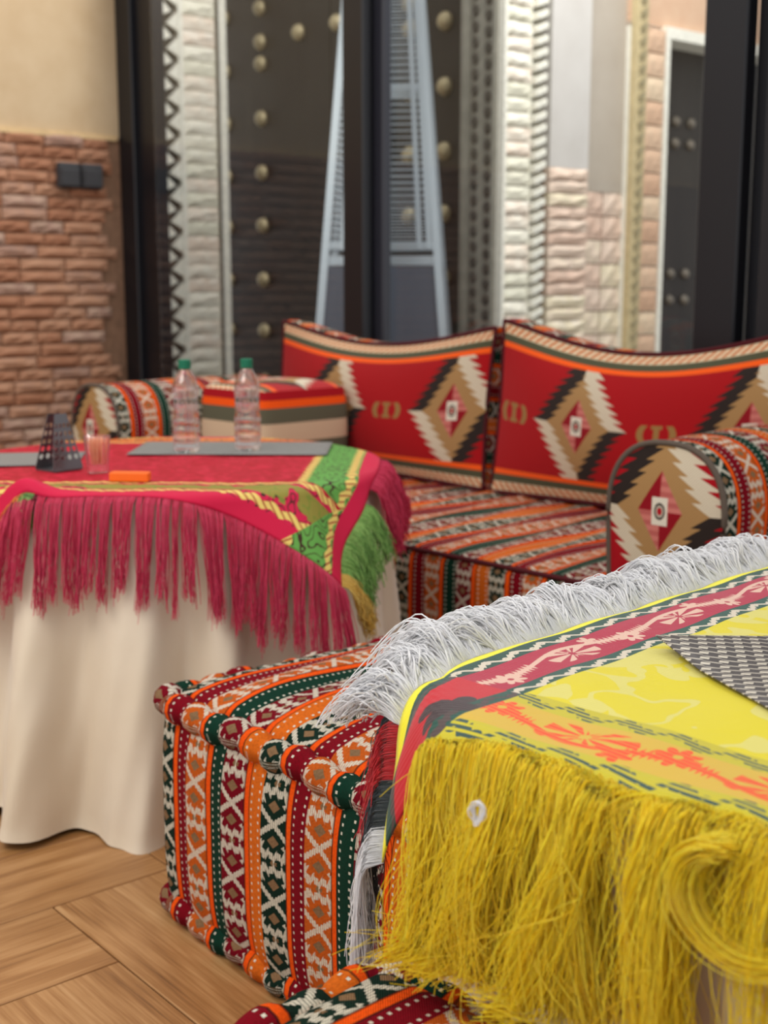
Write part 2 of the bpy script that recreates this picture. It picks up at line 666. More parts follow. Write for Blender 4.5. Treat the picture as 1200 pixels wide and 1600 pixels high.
fbar('frame_post', -6.40, -6.24, 3.50, 3.62)
fbar('frame_post', -6.24, -6.06, 3.53, 3.60, M_black)
fbar('frame_post', -4.45, -4.31, 3.50, 3.55, M_black)
fbar('frame_post', -4.355, -4.262, 3.57, 3.62, M_black2)
fbar('frame_post', -2.60, -2.44, 3.50, 3.56)
fbar('frame_post', -2.45, -2.35, 3.57, 3.63, M_black)
fbar('frame_post', -2.36, -2.20, 3.50, 3.60)
fbar('frame_post', -2.21, -1.89, 3.52, 3.62, M_black)
fbar('frame_post', -1.90, -1.2, 3.50, 3.62)
fbar('frame_rail', -6.40, -1.2, 3.505, 3.615, M_black, 0.0, 0.09)
fbar('frame_rail', -6.40, -1.2, 3.505, 3.615, M_black, 3.2, 3.3)
MB().box(-6.07, -4.44, 3.522, 3.528, 0.09, 3.2).build('pane', M_pane, win, smooth=False)
MB().box(-4.27, -2.58, 3.592, 3.598, 0.09, 3.2).build('pane', M_pane, win, smooth=False)

# ---- outside, seen through the glass
M_pave = plain('patio_paving', '#8f8a82', 0.9, 0.1, 4)
pg = MB().box(-9.5, 0.5, 3.62, 9.0, -0.06, -0.01).build('floor_patio', M_pave, None, smooth=False)
pg.rotation_euler = (0, 0, RZ); tag(pg, kind='structure')

M_white_stone = stone_mat('white_stone', [(0.0, '#cfccb8'), (0.25, '#e2decb'), (0.5, '#ece7d8'), (0.75, '#e6d4c2'), (1.0, '#f0ede2')])
M_carve = plain('carved_white', '#e4e1d4', 0.9, 0.1, 40)
M_recess_shade = plain('recess_shade', '#4a4640', 0.9, 0.1, 40)  # dark tone that paints the shade inside recess, groove and holes
M_grey_carve = plain('grey_carved_plaster', '#8d8a7f', 0.9, 0.12, 14)
M_grey_plaster = plaster_mat('grey_plaster', '#bdb8b2', '#ccc8c3')
M_grey_plaster2 = plaster_mat('taupe_plaster', '#a69b8d', '#b3a99c')
M_out_brick = stone_mat('pale_brick', [(0.0, '#c9a592'), (0.3, '#d6bba8'), (0.6, '#dcc8b6'), (0.85, '#ddd0b4'), (1.0, '#e8ddd0')])
M_terra = stone_mat('terracotta', [(0.0, '#c49c80'), (0.5, '#d4b498'), (1.0, '#e0d2b4')])

# side wall behind the left column
wo = empty('wall_outside', (0, 0, 0), RZ, kind='structure')
MB().box(-7.6, -6.98, 3.62, 4.2, 1.93, 3.6).build('plaster', plain('bluegrey_plaster', '#9aa0a3', 0.9, 0.1, 3), wo, smooth=False)
MB().box(-7.6, -7.0, 3.62, 4.2, 0, 1.93).build('backing', M_mortar, wo, smooth=False)
r2 = random.Random(5)
pb = rough_brick(11, 0.27, 0.09, 0.05, 0.02).build('brick', M_out_brick, wo, smooth=False)
pb.location = (-7.0, 3.80, 0.05)
for row in range(1, 19):
    for k in range(1):
        inst(pb, (-7.0, 3.80 + k * 0.28 + (0.1 if row % 2 else 0), 0.05 + row * 0.1), 0, wo)

# left carved column: wide face (towards +x), b 3.93..4.42
cl = empty('carved_column', at(RA, -6.75, 4.18, 0), RZ, 'tall white stone column with a dark zigzag band beside the studded door', 'column')
MB().box(-0.3, -0.03, -0.25, 0.25, 0, 3.5).build('core', M_carve, cl, smooth=False)
for (y0, y1) in ((-0.25, -0.20), (-0.085, -0.055), (0.185, 0.245)):
    o = MB().box(-0.03, 0.012, y0, y1, 0, 3.5).build('edge_strip', M_carve, cl, smooth=False)
MB().box(-0.03, -0.02, -0.20, -0.085, 0, 3.5).build('recess_back', M_recess_shade, cl, smooth=False)  # back of the zigzag recess, its shade put into the colour
m = MB()
zz = 0.0
while zz < 3.4:      # raised zigzag teeth left and right of a dark winding line
    for y0, y1, dz in ((-0.20, -0.125, 0.0), (-0.085, -0.155, 0.07)):
        a_, b_, c_ = (y0, zz + dz), (y1, zz + dz + 0.035), (y0, zz + dz + 0.105)
        v = [(-0.02, *a_), (-0.02, *b_), (-0.02, *c_), (0.006, *a_), (0.006, *b_), (0.006, *c_)]
        m.add(v, [(0, 1, 2), (5, 4, 3), (0, 3, 4, 1), (1, 4, 5, 2), (2, 5, 3, 0)])
    zz += 0.14
o = m.build('zigzag_teeth', M_carve, cl, smooth=False, weld=True); o['kind'] = 'stuff'
sv = []
for s_ in range(3):
    o = rough_brick(20 + s_, 0.225, 0.078, 0.04, 0.014).build('stone', M_white_stone, cl, smooth=False)
    sv.append(o)
for row in range(41):
    q = sv[row % 3] if row < 3 else None
    z = 0.045 + row * 0.084
    if q: q.location = (-0.035, 0.065, z)
    else: inst(sv[r2.randrange(3)], (-0.035, 0.065, z), 0, cl)
o = MB().box(0.012, 0.02, 0.175, 0.187, 0, 3.5).build('groove_shade_strip', M_recess_shade, cl, smooth=False)  # raised dark strip in place of a groove's shade

# studded double door and the wall around it
M_door = Mat('dark_door_wood', 0.55, 0.3)
t_ = M_door.noise(M_door.vec(*[c * s for c, s in zip(M_door.obj(), (14.0, 14.0, 1.2))]), 1.0, 4)
M_door.color(M_door.ramp(t_, [(0.3, '#171614'), (0.7, '#24211f')]))
M_door = M_door.mat
M_brass = plain('aged_brass', '#b5a683', 0.4, 0.1, 30, Metallic=0.35)
d1 = empty('door_1', (0, 0, 0), RZ, kind='structure')
for (a0_, a1_) in ((-7.5, -6.16), (-6.15, -4.81)):
    MB().box(a0_, a1_, 4.76, 4.83, 0, 3.5).build('leaf', M_door, d1, smooth=False)
m = MB()
prof = [(0.050, 0.0), (0.049, 0.012), (0.043, 0.026), (0.032, 0.038), (0.017, 0.045), (0.004, 0.047)]
st0 = None
spots = []
for a in (-7.26, -6.86, -5.45, -5.17):
    for z in (0.20, 0.525, 0.848, 1.172, 1.51, 1.834, 2.164, 2.491, 2.82, 3.15): spots.append((a, z))
for a in (-6.86, -6.46, -6.09, -5.75, -5.45): spots.append((a, 2.62))
for a, z in spots:
    if st0 is None:
        st0 = MB().lathe(prof, 14).build('stud', M_brass, d1)
        st0.rotation_euler = (math.pi / 2, 0, 0); st0.location = (a, 4.762, z)
    else:
        c = st0.copy(); COL.objects.link(c); c.location = (a, 4.762, z)
lint = MB().box(-9.0, -4.55, 4.55, 4.9, 3.5, 3.8).build('trim_1', M_grey_plaster, None, smooth=False)
lint.rotation_euler = (0, 0, RZ); tag(lint, kind='structure')

# corner pillar: shaded dotted face (towards -y) and lit stone face (towards +x)
cp = empty('carved_pillar', at(RA, -4.54, 4.55, 0), RZ, 'carved corner pillar with dotted grey face and pale stone side', 'pillar')
MB().box(-0.27, -0.03, 0.0, 0.31, 0, 3.6).build('core', M_grey_carve, cp, smooth=False)
mh = MB()
for row in range(48):
    for k, x in enumerate((-0.185, -0.095)):
        z = 0.05 + row * 0.075 + (0.037 if k else 0)
        th = np.linspace(0, 2 * math.pi, 8, endpoint=False)
        v = [(x + 0.017 * math.cos(t), -0.012, z + 0.024 * math.sin(t)) for t in th] + \
            [(x + 0.024 * math.cos(t), 0.0, z + 0.031 * math.sin(t)) for t in th]
        mh.add(v, [tuple(range(8))] + [(i, 8 + i, 8 + (i + 1) % 8, (i + 1) % 8) for i in range(8)])
o = mh.build('hole_shade_dot', M_recess_shade, cp, smooth=False); o['kind'] = 'stuff'  # raised dark dots, coloured as the shade in carved holes
for x0, x1 in ((-0.27, -0.235), (-0.05, -0.03)):
    MB().box(x0, x1, -0.02, 0.0, 0, 3.6).build('edge_strip', M_grey_carve, cp, smooth=False)
sv = []
for s_ in range(3):
    sv.append(rough_brick(30 + s_, 0.19, 0.064, 0.04, 0.014).build('stone', M_white_stone, cp, smooth=False))
for row in range(51):
    z = 0.04 + row * 0.07
    if row < 3: sv[row].location = (-0.035, 0.115, z)
    else: inst(sv[r2.randrange(3)], (-0.035, 0.115, z), 0, cp)
MB().box(-0.03, 0.014, 0.0, 0.02, 0, 3.6).build('edge_strip', M_carve, cp, smooth=False)
m = MB()
for row in range(60):
    z = row * 0.06
    y0, y1 = 0.212, 0.305
    v = [(-0.03, y0, z), (-0.03, y1, z + 0.03), (-0.03, y1, z + 0.07), (-0.03, y0, z + 0.04)]
    v += [(0.02, y0 + 0.01, z + 0.006), (0.02, y1 - 0.01, z + 0.034), (0.02, y1 - 0.01, z + 0.06), (0.02, y0 + 0.01, z + 0.032)]
    m.add(v, [(4, 5, 6, 7), (0, 1, 5, 4), (1, 2, 6, 5), (2, 3, 7, 6), (3, 0, 4, 7)])
o = m.build('rope_carving', M_carve, cp, smooth=False, weld=True); o['kind'] = 'stuff'

# right side outdoor wall along +y
wr = empty('wall_right', (0, 0, 0), RZ, kind='structure')
MB().box(-5.2, -4.60, 4.86, 4.90, 0, 3.6).build('reveal', M_grey_carve, wr, smooth=False)
MB().box(-5.2, -4.545, 4.90, 5.19, 1.72, 3.6).build('plaster', M_grey_plaster, wr, smooth=False)
MB().box(-5.2, -4.60, 5.19, 5.56, 1.62, 3.6).build('plaster', M_grey_plaster2, wr, smooth=False)
MB().box(-5.2, -4.585, 4.90, 5.19, 0, 1.72).build('backing', M_mortar, wr, smooth=False)
MB().box(-5.2, -4.63, 5.19, 5.56, 0, 1.62).build('backing', M_mortar, wr, smooth=False)
pbs = []
for s_ in range(3):
    pbs.append(rough_brick(40 + s_, 0.29, 0.060, 0.045, 0.018).build('brick', M_out_brick, wr, smooth=False))
for row in range(26):
    z = 1.69 - row * 0.064
    if row < 3: pbs[row].location = (-4.575, 5.045, z)
    else: inst(pbs[r2.randrange(3)], (-4.575, 5.045, z), 0, wr)
pc = rough_brick(50, 0.175, 0.118, 0.045, 0.01).build('brick', M_out_brick, wr, smooth=False)
pc.location = (-4.64, 5.285, 1.56)
for row in range(13):
    for k in range(2):
        if row == 0 and k == 0: continue
        inst(pc, (-4.64, 5.285 + k * 0.185, 1.56 - row * 0.125), 0, wr)

# carved jamb and door on the right
jm = empty('carved_jamb', at(RA, -4.54, 5.68, 0), RZ, 'pale carved door jamb with terracotta blocks beside the right dark door', 'door jamb')
MB().box(-0.5, -0.03, -0.15, 0.14, 0, 2.5).build('core', M_carve, jm, smooth=False)
MB().box(-0.5, -0.03, -0.15, 1.2, 2.48, 3.6).build('lintel', M_terra, jm, smooth=False)
MB().box(-0.03, 0.01, -0.15, -0.06, 0, 3.6).build('edge_strip', plain('sand_carving', '#c2b189', 0.9, 0.12, 30), jm, smooth=False)
MB().box(-0.04, 0.005, 0.105, 0.14, 0, 2.5).build('edge_strip', M_carve, jm, smooth=False)
MB().box(-0.3, 0.005, 0.14, 1.2, 2.44, 2.50).build('lintel_strip', M_carve, jm, smooth=False)
m = MB()
for row in range(50):
    z = row * 0.07
    v = [(0.01, -0.125, z), (0.01, -0.085, z + 0.02), (0.01, -0.085, z + 0.045), (0.01, -0.125, z + 0.025)]
    v += [(0.024, p[1], p[2]) for p in v]
    m.add(v, [(4, 5, 6, 7), (0, 1, 5, 4), (1, 2, 6, 5), (2, 3, 7, 6), (3, 0, 4, 7)])
o = m.build('rope_carving', plain('sand_shadow', '#93886a', 0.9), jm, smooth=False, weld=True); o['kind'] = 'stuff'
tb = rough_brick(60, 0.15, 0.115, 0.045, 0.008).build('block', M_terra, jm, smooth=False)
tb.location = (-0.035, 0.022, 0.06)
for row in range(1, 20): inst(tb, (-0.035, 0.022, 0.06 + row * 0.124), 0, jm)

d2 = empty('door_2', (0, 0, 0), RZ, kind='structure')
MB().box(-4.80, -4.72, 5.82, 6.9, 0, 2.46).build('leaf', M_door, d2, smooth=False)
M_nail = plain('dull_stud', '#6f675c', 0.5)
s0 = None
for b_ in (5.98, 6.12, 6.26, 6.5):
    for z in (2.05, 1.93, 1.2, 1.05, 0.5):
        if s0 is None:
            s0 = MB().lathe([(x * 0.6, y * 0.6) for x, y in prof], 12).build('stud', M_nail, d2)
            s0.rotation_euler = (0, math.pi / 2, 0); s0.location = (-4.718, b_, z)
        else:
            c = s0.copy(); COL.objects.link(c); c.location = (-4.718, b_, z)

# pyramid patio heater outside
hb = empty('patio_heater', at(RA, -4.845, 4.07, 0), math.radians(-6), 'pyramid patio heater with wire guard and grey base behind the glass', 'heater')
M_alu = plain('brushed_aluminium', '#a9b2b8', 0.35, Metallic=0.6)
M_hbase = plain('grey_enamel', '#4d525d', 0.4)
ZB, ZT, RB, RT = 1.25, 3.3, 0.40, 0.16
hw0 = 0.49


def hs(z): return np.interp(z, [0, 3.3], [0.40, 0.13])


m = MB()
for z0, z1 in ((0.08, 1.22),):
    a_, b_ = hs(z0) - 0.035, hs(z1) - 0.035
    v = [(sx * a_, sy * a_ * 0.65, z0) for sx, sy in ((-1, -1), (1, -1), (1, 1), (-1, 1))] + \
        [(sx * b_, sy * b_ * 0.65, z1) for sx, sy in ((-1, -1), (1, -1), (1, 1), (-1, 1))]
    m.add(v, [(0, 1, 5, 4), (1, 2, 6, 5), (2, 3, 7, 6), (3, 0, 4, 7), (4, 5, 6, 7), (3, 2, 1, 0)])
m.build('base_cabinet', M_hbase, hb, smooth=False)
MB().box(-0.27, 0.27, -0.17, 0.17, 1.225, 1.27).build('burner_tray', M_alu, hb, smooth=False)
for sx in (-1, 1):
    for sy in (-1, 1):
        w_ = 0.018
        v = []
        for z in (0.0, 3.3):
            c_ = hs(z)
            for dx, dy in ((-w_, -w_), (w_, -w_), (w_, w_), (-w_, w_)):
                v.append((sx * (c_ - 0.03) + dx, sy * (c_ * 0.65 - 0.03) + dy, z))
        MB().add(v, [(0, 1, 5, 4), (1, 2, 6, 5), (2, 3, 7, 6), (3, 0, 4, 7), (4, 5, 6, 7), (3, 2, 1, 0)]).build('corner_post', M_alu, hb, smooth=False)
m = MB()
z = 1.30
while z < 3.25:
    c_ = hs(z) - 0.04
    for sy in (-1, 1):
        m.box(-c_, c_, sy * c_ * 0.65 - 0.003, sy * c_ * 0.65 + 0.003, z, z + 0.006)
    for sx in (-1, 1):
        m.box(sx * c_ - 0.003, sx * c_ + 0.003, -c_ * 0.65, c_ * 0.65, z, z + 0.006)
    z += 0.03
o = m.build('wire_guard', M_alu, hb, smooth=False); o['kind'] = 'stuff'
for zf in (1.30, 2.02, 3.2):
    c_ = hs(zf) - 0.04
    for sy in (-1, 1):
        MB().box(-c_, c_, sy * c_ * 0.65 - 0.006, sy * c_ * 0.65 + 0.006, zf, zf + 0.03).build('guard_bar', M_alu, hb, smooth=False)
for f_ in (-0.62, 0.62, 0.78):
    v = []
    for z in (1.3, 3.2):
        c_ = hs(z)
        for dx, dy in ((-0.012, -0.006), (0.012, -0.006), (0.012, 0.006), (-0.012, 0.006)):
            v.append((f_ * c_ + dx, -c_ * 0.65 + 0.02 + dy, z))
    MB().add(v, [(0, 1, 5, 4), (1, 2, 6, 5), (2, 3, 7, 6), (3, 0, 4, 7), (4, 5, 6, 7), (3, 2, 1, 0)]).build('guard_bar', M_alu, hb, smooth=False)

# ================================================================ SEATS
M_sadu = sadu_mat('woven_stripes', 0.345, 0.0)
M_sadu_pouf = sadu_mat('woven_stripes_pouf', 0.345, 0.028)
M_pipe = plain('dark_red_piping', '#4a0d14', 0.9)


def rrect(L, D, r, n=8):
    """rounded rectangle path from the front left going right (front = -y), counter clockwise"""
    pts = []
    for cx, cy, t0 in ((L / 2 - r, -D / 2 + r, -90), (L / 2 - r, D / 2 - r, 0), (-L / 2 + r, D / 2 - r, 90), (-L / 2 + r, -D / 2 + r, 180)):
        for i in range(n + 1):
            t = math.radians(t0 + 90 * i / n)
            pts.append((cx + r * math.cos(t), cy + r * math.sin(t)))
    pts = np.array(pts)
    # resample evenly, start at front-left
    pts = np.roll(pts, 1, 0) if False else pts
    P = np.vstack([pts[-1:], pts])
    seg = np.linalg.norm(np.diff(P, axis=0), axis=1)
    Ls = np.r_[0, np.cumsum(seg)]
    N = int(Ls[-1] / 0.008)
    s = np.linspace(0, Ls[-1], N, endpoint=False)
    return np.stack([np.interp(s, Ls, P[:, 0]), np.interp(s, Ls, P[:, 1])], 1), s, Ls[-1]


def seat_block(root, L, D, H, mat, n=(40, 26, 18), bulge=0.03, crown=0.02, rr=0.02, rolls=True, pinch=0.0575, out=0.006):
    r = 0.03
    half = np.array([L / 2, D / 2, H / 2])

    def shape(p):           # p in box coordinates (centre origin)
        q = np.clip(p, -(half - r), half - r)
        d = p - q
        l = np.linalg.norm(d, axis=1, keepdims=True)
        out = q + np.where(l > 1e-9, d / (l + 1e-12) * r, 0)
        nrm = p / half
        k = 1 - np.clip(np.abs(nrm), 0, 1) ** 4
        out[:, 1] += np.sign(p[:, 1]) * bulge * k[:, 0] ** 0.5 * k[:, 2] * (np.abs(nrm[:, 1]) > 0.999)
        out[:, 0] += np.sign(p[:, 0]) * bulge * k[:, 1] ** 0.5 * k[:, 2] * (np.abs(nrm[:, 0]) > 0.999)
        top = (nrm[:, 2] > 0.999)
        out[:, 2] += crown * k[:, 0] * k[:, 1] * top
        out[:, 2] += top * 0.006 * np.sin(p[:, 0] * 47 + p[:, 1] * 9) * k[:, 0] * k[:, 1]
        out[:, 1] += (np.abs(nrm[:, 1]) > 0.999) * 0.004 * np.sin(p[:, 0] * 58) * k[:, 2]
        out[:, 2] += H / 2
        return out

    m = MB()
    nx, ny, nz = n

    def face(fn, a, b):
        s, t = np.meshgrid(np.linspace(-1, 1, a + 1), np.linspace(-1, 1, b + 1), indexing='ij')
        s, t = s.ravel(), t.ravel()
        p, uv = fn(s, t)
        i, j = np.meshgrid(np.arange(a), np.arange(b), indexing='ij')
        k = (i * (b + 1) + j).ravel()
        m.add(shape(p), np.stack([k, k + b + 1, k + b + 2, k + 1], 1).tolist(), uv)

    o1 = np.ones
    face(lambda s, t: (np.stack([s * L / 2, -D / 2 * o1(s.size), t * H / 2], 1), np.stack([s * L / 2, (t + 1) * H / 2], 1)), nx, nz)
    face(lambda s, t: (np.stack([s * L / 2, t * D / 2, H / 2 * o1(s.size)], 1), np.stack([s * L / 2, H + (t + 1) * D / 2], 1)), nx, ny)
    face(lambda s, t: (np.stack([-s * L / 2, D / 2 * o1(s.size), t * H / 2], 1), np.stack([-s * L / 2, (t + 1) * H / 2], 1)), nx, nz)
    face(lambda s, t: (np.stack([L / 2 * o1(s.size), s * D / 2, t * H / 2], 1), np.stack([L / 2 + (s + 1) * D / 2, (t + 1) * H / 2], 1)), ny, nz)
    face(lambda s, t: (np.stack([-L / 2 * o1(s.size), -s * D / 2, t * H / 2], 1), np.stack([-L / 2 - (s + 1) * D / 2, (t + 1) * H / 2], 1)), ny, nz)
    face(lambda s, t: (np.stack([s * L / 2, -t * D / 2, -H / 2 * o1(s.size)], 1), np.stack([s * L / 2, t * D / 2], 1)), nx, ny)
    m.build('body', mat, root, weld=True)
    if rolls:
        for nm, z, ins in (('top_roll', H - rr * 0.9, -out), ('bottom_roll', rr * 1.1, -out)):
            pts, s, tot = rrect(L - 2 * ins, D - 2 * ins, 0.05)
            ph = s / pinch
            rad = rr * (0.74 + 0.36 * np.abs(np.sin(math.pi * ph)) ** 0.6)
            zz = z + 0.004 * np.sin(ph * 2.1) + (0.012 * np.sin(s * 5.0) * 0.5 if nm == 'top_roll' else 0)
            P = np.column_stack([pts, zz * np.ones(len(pts))])
            MB().tube(P, rad, 12, True, s - L / 2 + 0.05).build(nm, mat, root)
    else:
        for z in (H - 0.006, 0.006):
            pts, s, tot = rrect(L - 0.012, D - 0.012, 0.03)
            MB().tube(np.column_stack([pts, z * np.ones(len(pts))])[::3], 0.007, 6, True).build('piping', M_pipe, root)


# pouf left of the front table
PA = 40.0
pouf = empty('floor_pouf', (0.075, 2.075, 0), rotz(PA), 'large striped woven pouf standing on the wooden floor beside the yellow-covered table', 'pouf')
seat_block(pouf, 0.76, 0.58, 0.42, M_sadu_pouf, (90, 60, 44), 0.034, 0.035, 0.025, out=0.007)

# near seat in front of the yellow table
FA = 46.0
ns = empty('floor_cushion', at(FA, -0.85 + 0.45, 0.885 - 0.285, 0), rotz(FA), 'striped woven floor cushion at the bottom edge under the yellow fringe', 'floor cushion')
seat_block(ns, 0.90, 0.56, 0.44, sadu_mat('woven_stripes_near', 0.345, 0.10), (60, 40, 20), 0.02, 0.02, 0.024)

# sofa
SA = 44.0
sofa = empty('sofa', at(SA, -2.835, 2.975, 0), rotz(SA), 'long low sofa with striped woven seat and two round-topped armrests behind the round table', 'sofa')
seat_block(sofa, 2.75, 1.05, 0.42, M_sadu, (120, 50, 16), 0.006, 0.012, 0.02, rolls=False)

M_karm = kilim_arm('kilim_arm_panel')


def arm(name, a, label, mir=1):
    root = empty(name, (a + 2.835, 2.46 - 2.975, 0.43), 0.0, label)
    root.parent = sofa
    w, h, d = 0.31, 0.345, 0.78
    # arch outline from bottom right over the top to bottom left
    pts = []
    for t in np.linspace(0, 1, 9): pts.append((w / 2 * (0.95 + 0.05 * t), t * (h - 0.17)))
    for t in np.linspace(0, math.pi, 25)[1:-1]:
        pts.append((w / 2 * math.copysign(abs(math.cos(t)) ** 0.8, math.cos(t)), h - 0.17 + 0.17 * math.sin(t) ** 0.85))
    for t in np.linspace(1, 0, 9): pts.append((-w / 2 * (0.95 + 0.05 * t), t * (h - 0.17)))
    P = np.array(pts)
    Ls = np.r_[0, np.cumsum(np.linalg.norm(np.diff(P, axis=0), axis=1))]
    npt = len(P)

    def fn(s, t):
        q = s * (npt - 1)
        x = np.interp(q, np.arange(npt), P[:, 0]); z = np.interp(q, np.arange(npt), P[:, 1])
        L = np.interp(q, np.arange(npt), Ls)
        k = 1 + 0.02 * np.sin(t * math.pi)
        return x * k, t * d, z * k, t * d + 0.005, L
    m = MB().grid(fn, (npt - 1) * 2, 30, flip=True)
    m.build('bolster', M_sadu, root)
    # front and back panels, slightly domed
    for yy, sg, nm in ((0.0, -1, 'front_panel'), (d, 1, 'back_panel')):
        m = MB()
        c = np.array([0, 0.16])
        rings = [0.0, 0.3, 0.55, 0.75, 0.9, 1.0]
        v, uv, f = [], [], []
        for r_ in rings:
            for p in P:
                q = c + (p - c) * r_
                v.append((q[0], yy + sg * 0.022 * (1 - r_ ** 3), q[1])); uv.append((q[0], q[1]))
        for i in range(len(rings) - 1):
            for j in range(npt - 1):
                f.append((i * npt + j, i * npt + j + 1, (i + 1) * npt + j + 1, (i + 1) * npt + j))
            f.append((i * npt + npt - 1, i * npt, (i + 1) * npt, (i + 1) * npt + npt - 1))
        if sg > 0: f = [q[::-1] for q in f]
        m.add(v, f, uv).build(nm, M_karm, root)
    MB().tube([(p[0], 0.0, p[1]) for p in P], 0.0075, 6).build('piping', plain('white_black_piping', '#5b5046', 0.9), root)
    MB().add([(P[0, 0], 0, 0), (P[-1, 0], 0, 0), (P[-1, 0], d, 0), (P[0, 0], d, 0)], [(0, 1, 2, 3)]).build('underside', M_pipe, root)
    return root


arm('armrest', -1.625, 'right armrest, striped with a diamond-patterned front panel')
arm('armrest', -4.055, 'far left armrest, striped')


def back_cushion(a0, label, first, sag, tilt, seed, b=3.275, Wd=1.13, H=0.54, T=0.17, ang=SA):
    root = empty('back_cushion', at(ang, a0, b, 0.432), rotz(ang), label, 'cushion', 'diamond-patterned back cushions', rx=-tilt)
    mat = kilim_cushion('kilim_cushion_%d' % seed, H, first)
    def top(s): return H * (1 + 0.035 * np.abs(2 * s - 1) ** 3) - sag * np.sin(math.pi * np.clip(s, 0, 1)) ** 1.3
    def bow(s): return 0.016 * np.sin(math.pi * s)
    def edge(s, t):
        z = t * top(s) + 0.012 * np.sin(math.pi * s) * (1 - t)
        x = s * Wd + (0.012 - 0.024 * s) * np.sin(math.pi * t)
        return x, z
    def front(s, t):
        x, z = edge(s, t)
        bu = (1 - np.abs(2 * s - 1) ** 3.5) * (1 - np.abs(2 * t - 1) ** 2.5)
        wr = 0.006 * np.sin(s * 9 + t * 5 + seed) * bu
        return x, -0.07 * bu - wr, z, s * Wd, t * H
    MB().grid(front, 60, 34).build('front_panel', mat, root)
    def backf(s, t):
        x, z = edge(s, t)
        bu = (1 - np.abs(2 * s - 1) ** 3.5) * (1 - np.abs(2 * t - 1) ** 2.5)
        return x, T + 0.03 * bu, z, s * Wd, t * H
    m = MB().grid(backf, 40, 20, flip=True)
    ts = np.r_[np.zeros(40), np.linspace(0, 1, 20), np.ones(40), np.linspace(1, 0, 20)]
    ss = np.r_[np.linspace(0, 1, 40), np.ones(20), np.linspace(1, 0, 40), np.zeros(20)]
    X, Z = edge(ss, ts)
    N = len(X)
    v, uv, f = [], [], []
    L = np.r_[0, np.cumsum(np.hypot(np.diff(X), np.diff(Z)))]
    cx, cz = Wd / 2, H / 2
    for k in range(5):
        q = k / 4
        pf = 0.012 * math.sin(math.pi * q)
        nx, nz = X - cx, Z - cz
        v.append(np.stack([X + pf * np.sign(nx) * (np.abs(nx) > 0.49 * Wd), np.full(N, T * q), Z + pf * np.sign(nz) * (np.abs(nz) > 0.35 * H)], 1))
        uv.append(np.stack([L, np.full(N, T * q)], 1))
    for k in range(4):
        for i in range(N - 1):
            f.append((k * N + i, k * N + i + 1, (k + 1) * N + i + 1, (k + 1) * N + i)[::-1])
    m.add(np.concatenate(v), f, np.concatenate(uv)).build('boxing', M_sadu, root)
    MB().tube(np.stack([X, np.zeros(N), Z], 1)[:-1], 0.007, 6, True).build('piping', M_pipe, root)
    return root


back_cushion(-4.03 + 0.0, 'red diamond-patterned back cushion at the left end of the sofa, behind the bottles', 0.40, 0.055, 0.10, 1)
back_cushion(-2.865, 'red diamond-patterned back cushion standing between the left cushion and the right armrest', 0.39, 0.075, 0.10, 2, H=0.565)
# low cushion lying in the far corner of the sofa
lc = empty('corner_cushion', at(SA, -3.68, 2.99, 0.438), rotz(SA), 'low red cushion with banded edge lying in the sofa corner behind the right bottle', 'cushion')
m_cc = Mat('kilim_band', 0.9, 0.2)
u_, v_ = m_cc.uv()
cc_ = m_cc.ramp(v_ / 0.34, [(0, '#8b0e18'), (0.1, '#f05a12'), (0.25, '#5c5a48'), (0.42, '#cbb294'), (0.62, '#5c5a48'), (0.78, '#f0560f'), (0.86, '#a5101c')], 'CONSTANT')
m_cc.color(cc_); m_cc = m_cc.mat
seat_mats = [m_cc]


def flat_cushion(root, L, D, H):
    m = MB()
    n_ = 28
    def side(s, t):
        th = s * 2 * math.pi
        c, sn = np.cos(th), np.sin(th)
        ex = 0.28
        x = L / 2 * np.sign(c) * np.abs(c) ** ex; y = D / 2 * np.sign(sn) * np.abs(sn) ** ex
        p = 1 - 0.05 * np.abs(2 * t - 1) ** 2
        return x * p, y * p, t * H, s * 2 * (L + D), t * H
    m.grid(side, 96, 8)
    m.build('boxing', m_cc, root)
    def topf(s, t):
        th = s * 2 * math.pi
        c, sn = np.cos(th), np.sin(th)
        ex = 0.28
        x = L / 2 * np.sign(c) * np.abs(c) ** ex * t * 0.95; y = D / 2 * np.sign(sn) * np.abs(sn) ** ex * t * 0.95
        return x, y, H + 0.03 * (1 - t ** 3), x + L / 2, y + D / 2
    MB().grid(topf, 96, 8, flip=True).build('top_panel', kilim_cushion('kilim_corner', D, 0.2), root)
    def botf(s, t):
        x, y, z, u, v = topf(s, t)
        return x, y, 0 * x, u, v
    MB().grid(botf, 96, 2).build('bottom_panel', M_pipe, root)


flat_cushion(lc, 0.40, 0.44, 0.325)


# ================================================================ TABLES
def sdf_rr(x, y, hx, hy, r):
    """signed distance and outward normal of a rounded rectangle"""
    qx, qy = np.abs(x) - (hx - r), np.abs(y) - (hy - r)
    mx, my = np.maximum(qx, 0), np.maximum(qy, 0)
    l = np.hypot(mx, my)
    d = l + np.minimum(np.maximum(qx, qy), 0) - r
    nx = np.where(l > 1e-9, mx / (l + 1e-12), (qx > qy) * 1.0) * np.where(x < 0, -1, 1)
    ny = np.where(l > 1e-9, my / (l + 1e-12), (qx <= qy) * 1.0) * np.where(y < 0, -1, 1)
    return d, nx, ny


def drape(x, y, hx, hy, r, top, rho=0.02, flare=0.12, fold=None):
    d, nx, ny = sdf_rr(x, y, hx, hy, r)
    e = np.maximum(d, 0)
    fx, fy = x - nx * e, y - ny * e
    q = math.pi / 2 * rho
    out = np.where(e < q, rho * np.sin(np.minimum(e, q) / rho), rho + (e - q) * flare)
    dz = np.where(e < q, rho * (1 - np.cos(np.minimum(e, q) / rho)), rho + (e - q) * math.sqrt(1 - flare ** 2))
    if fold is not None: out = out + fold(fx, fy, e)
    return fx + nx * out, fy + ny * out, top - dz


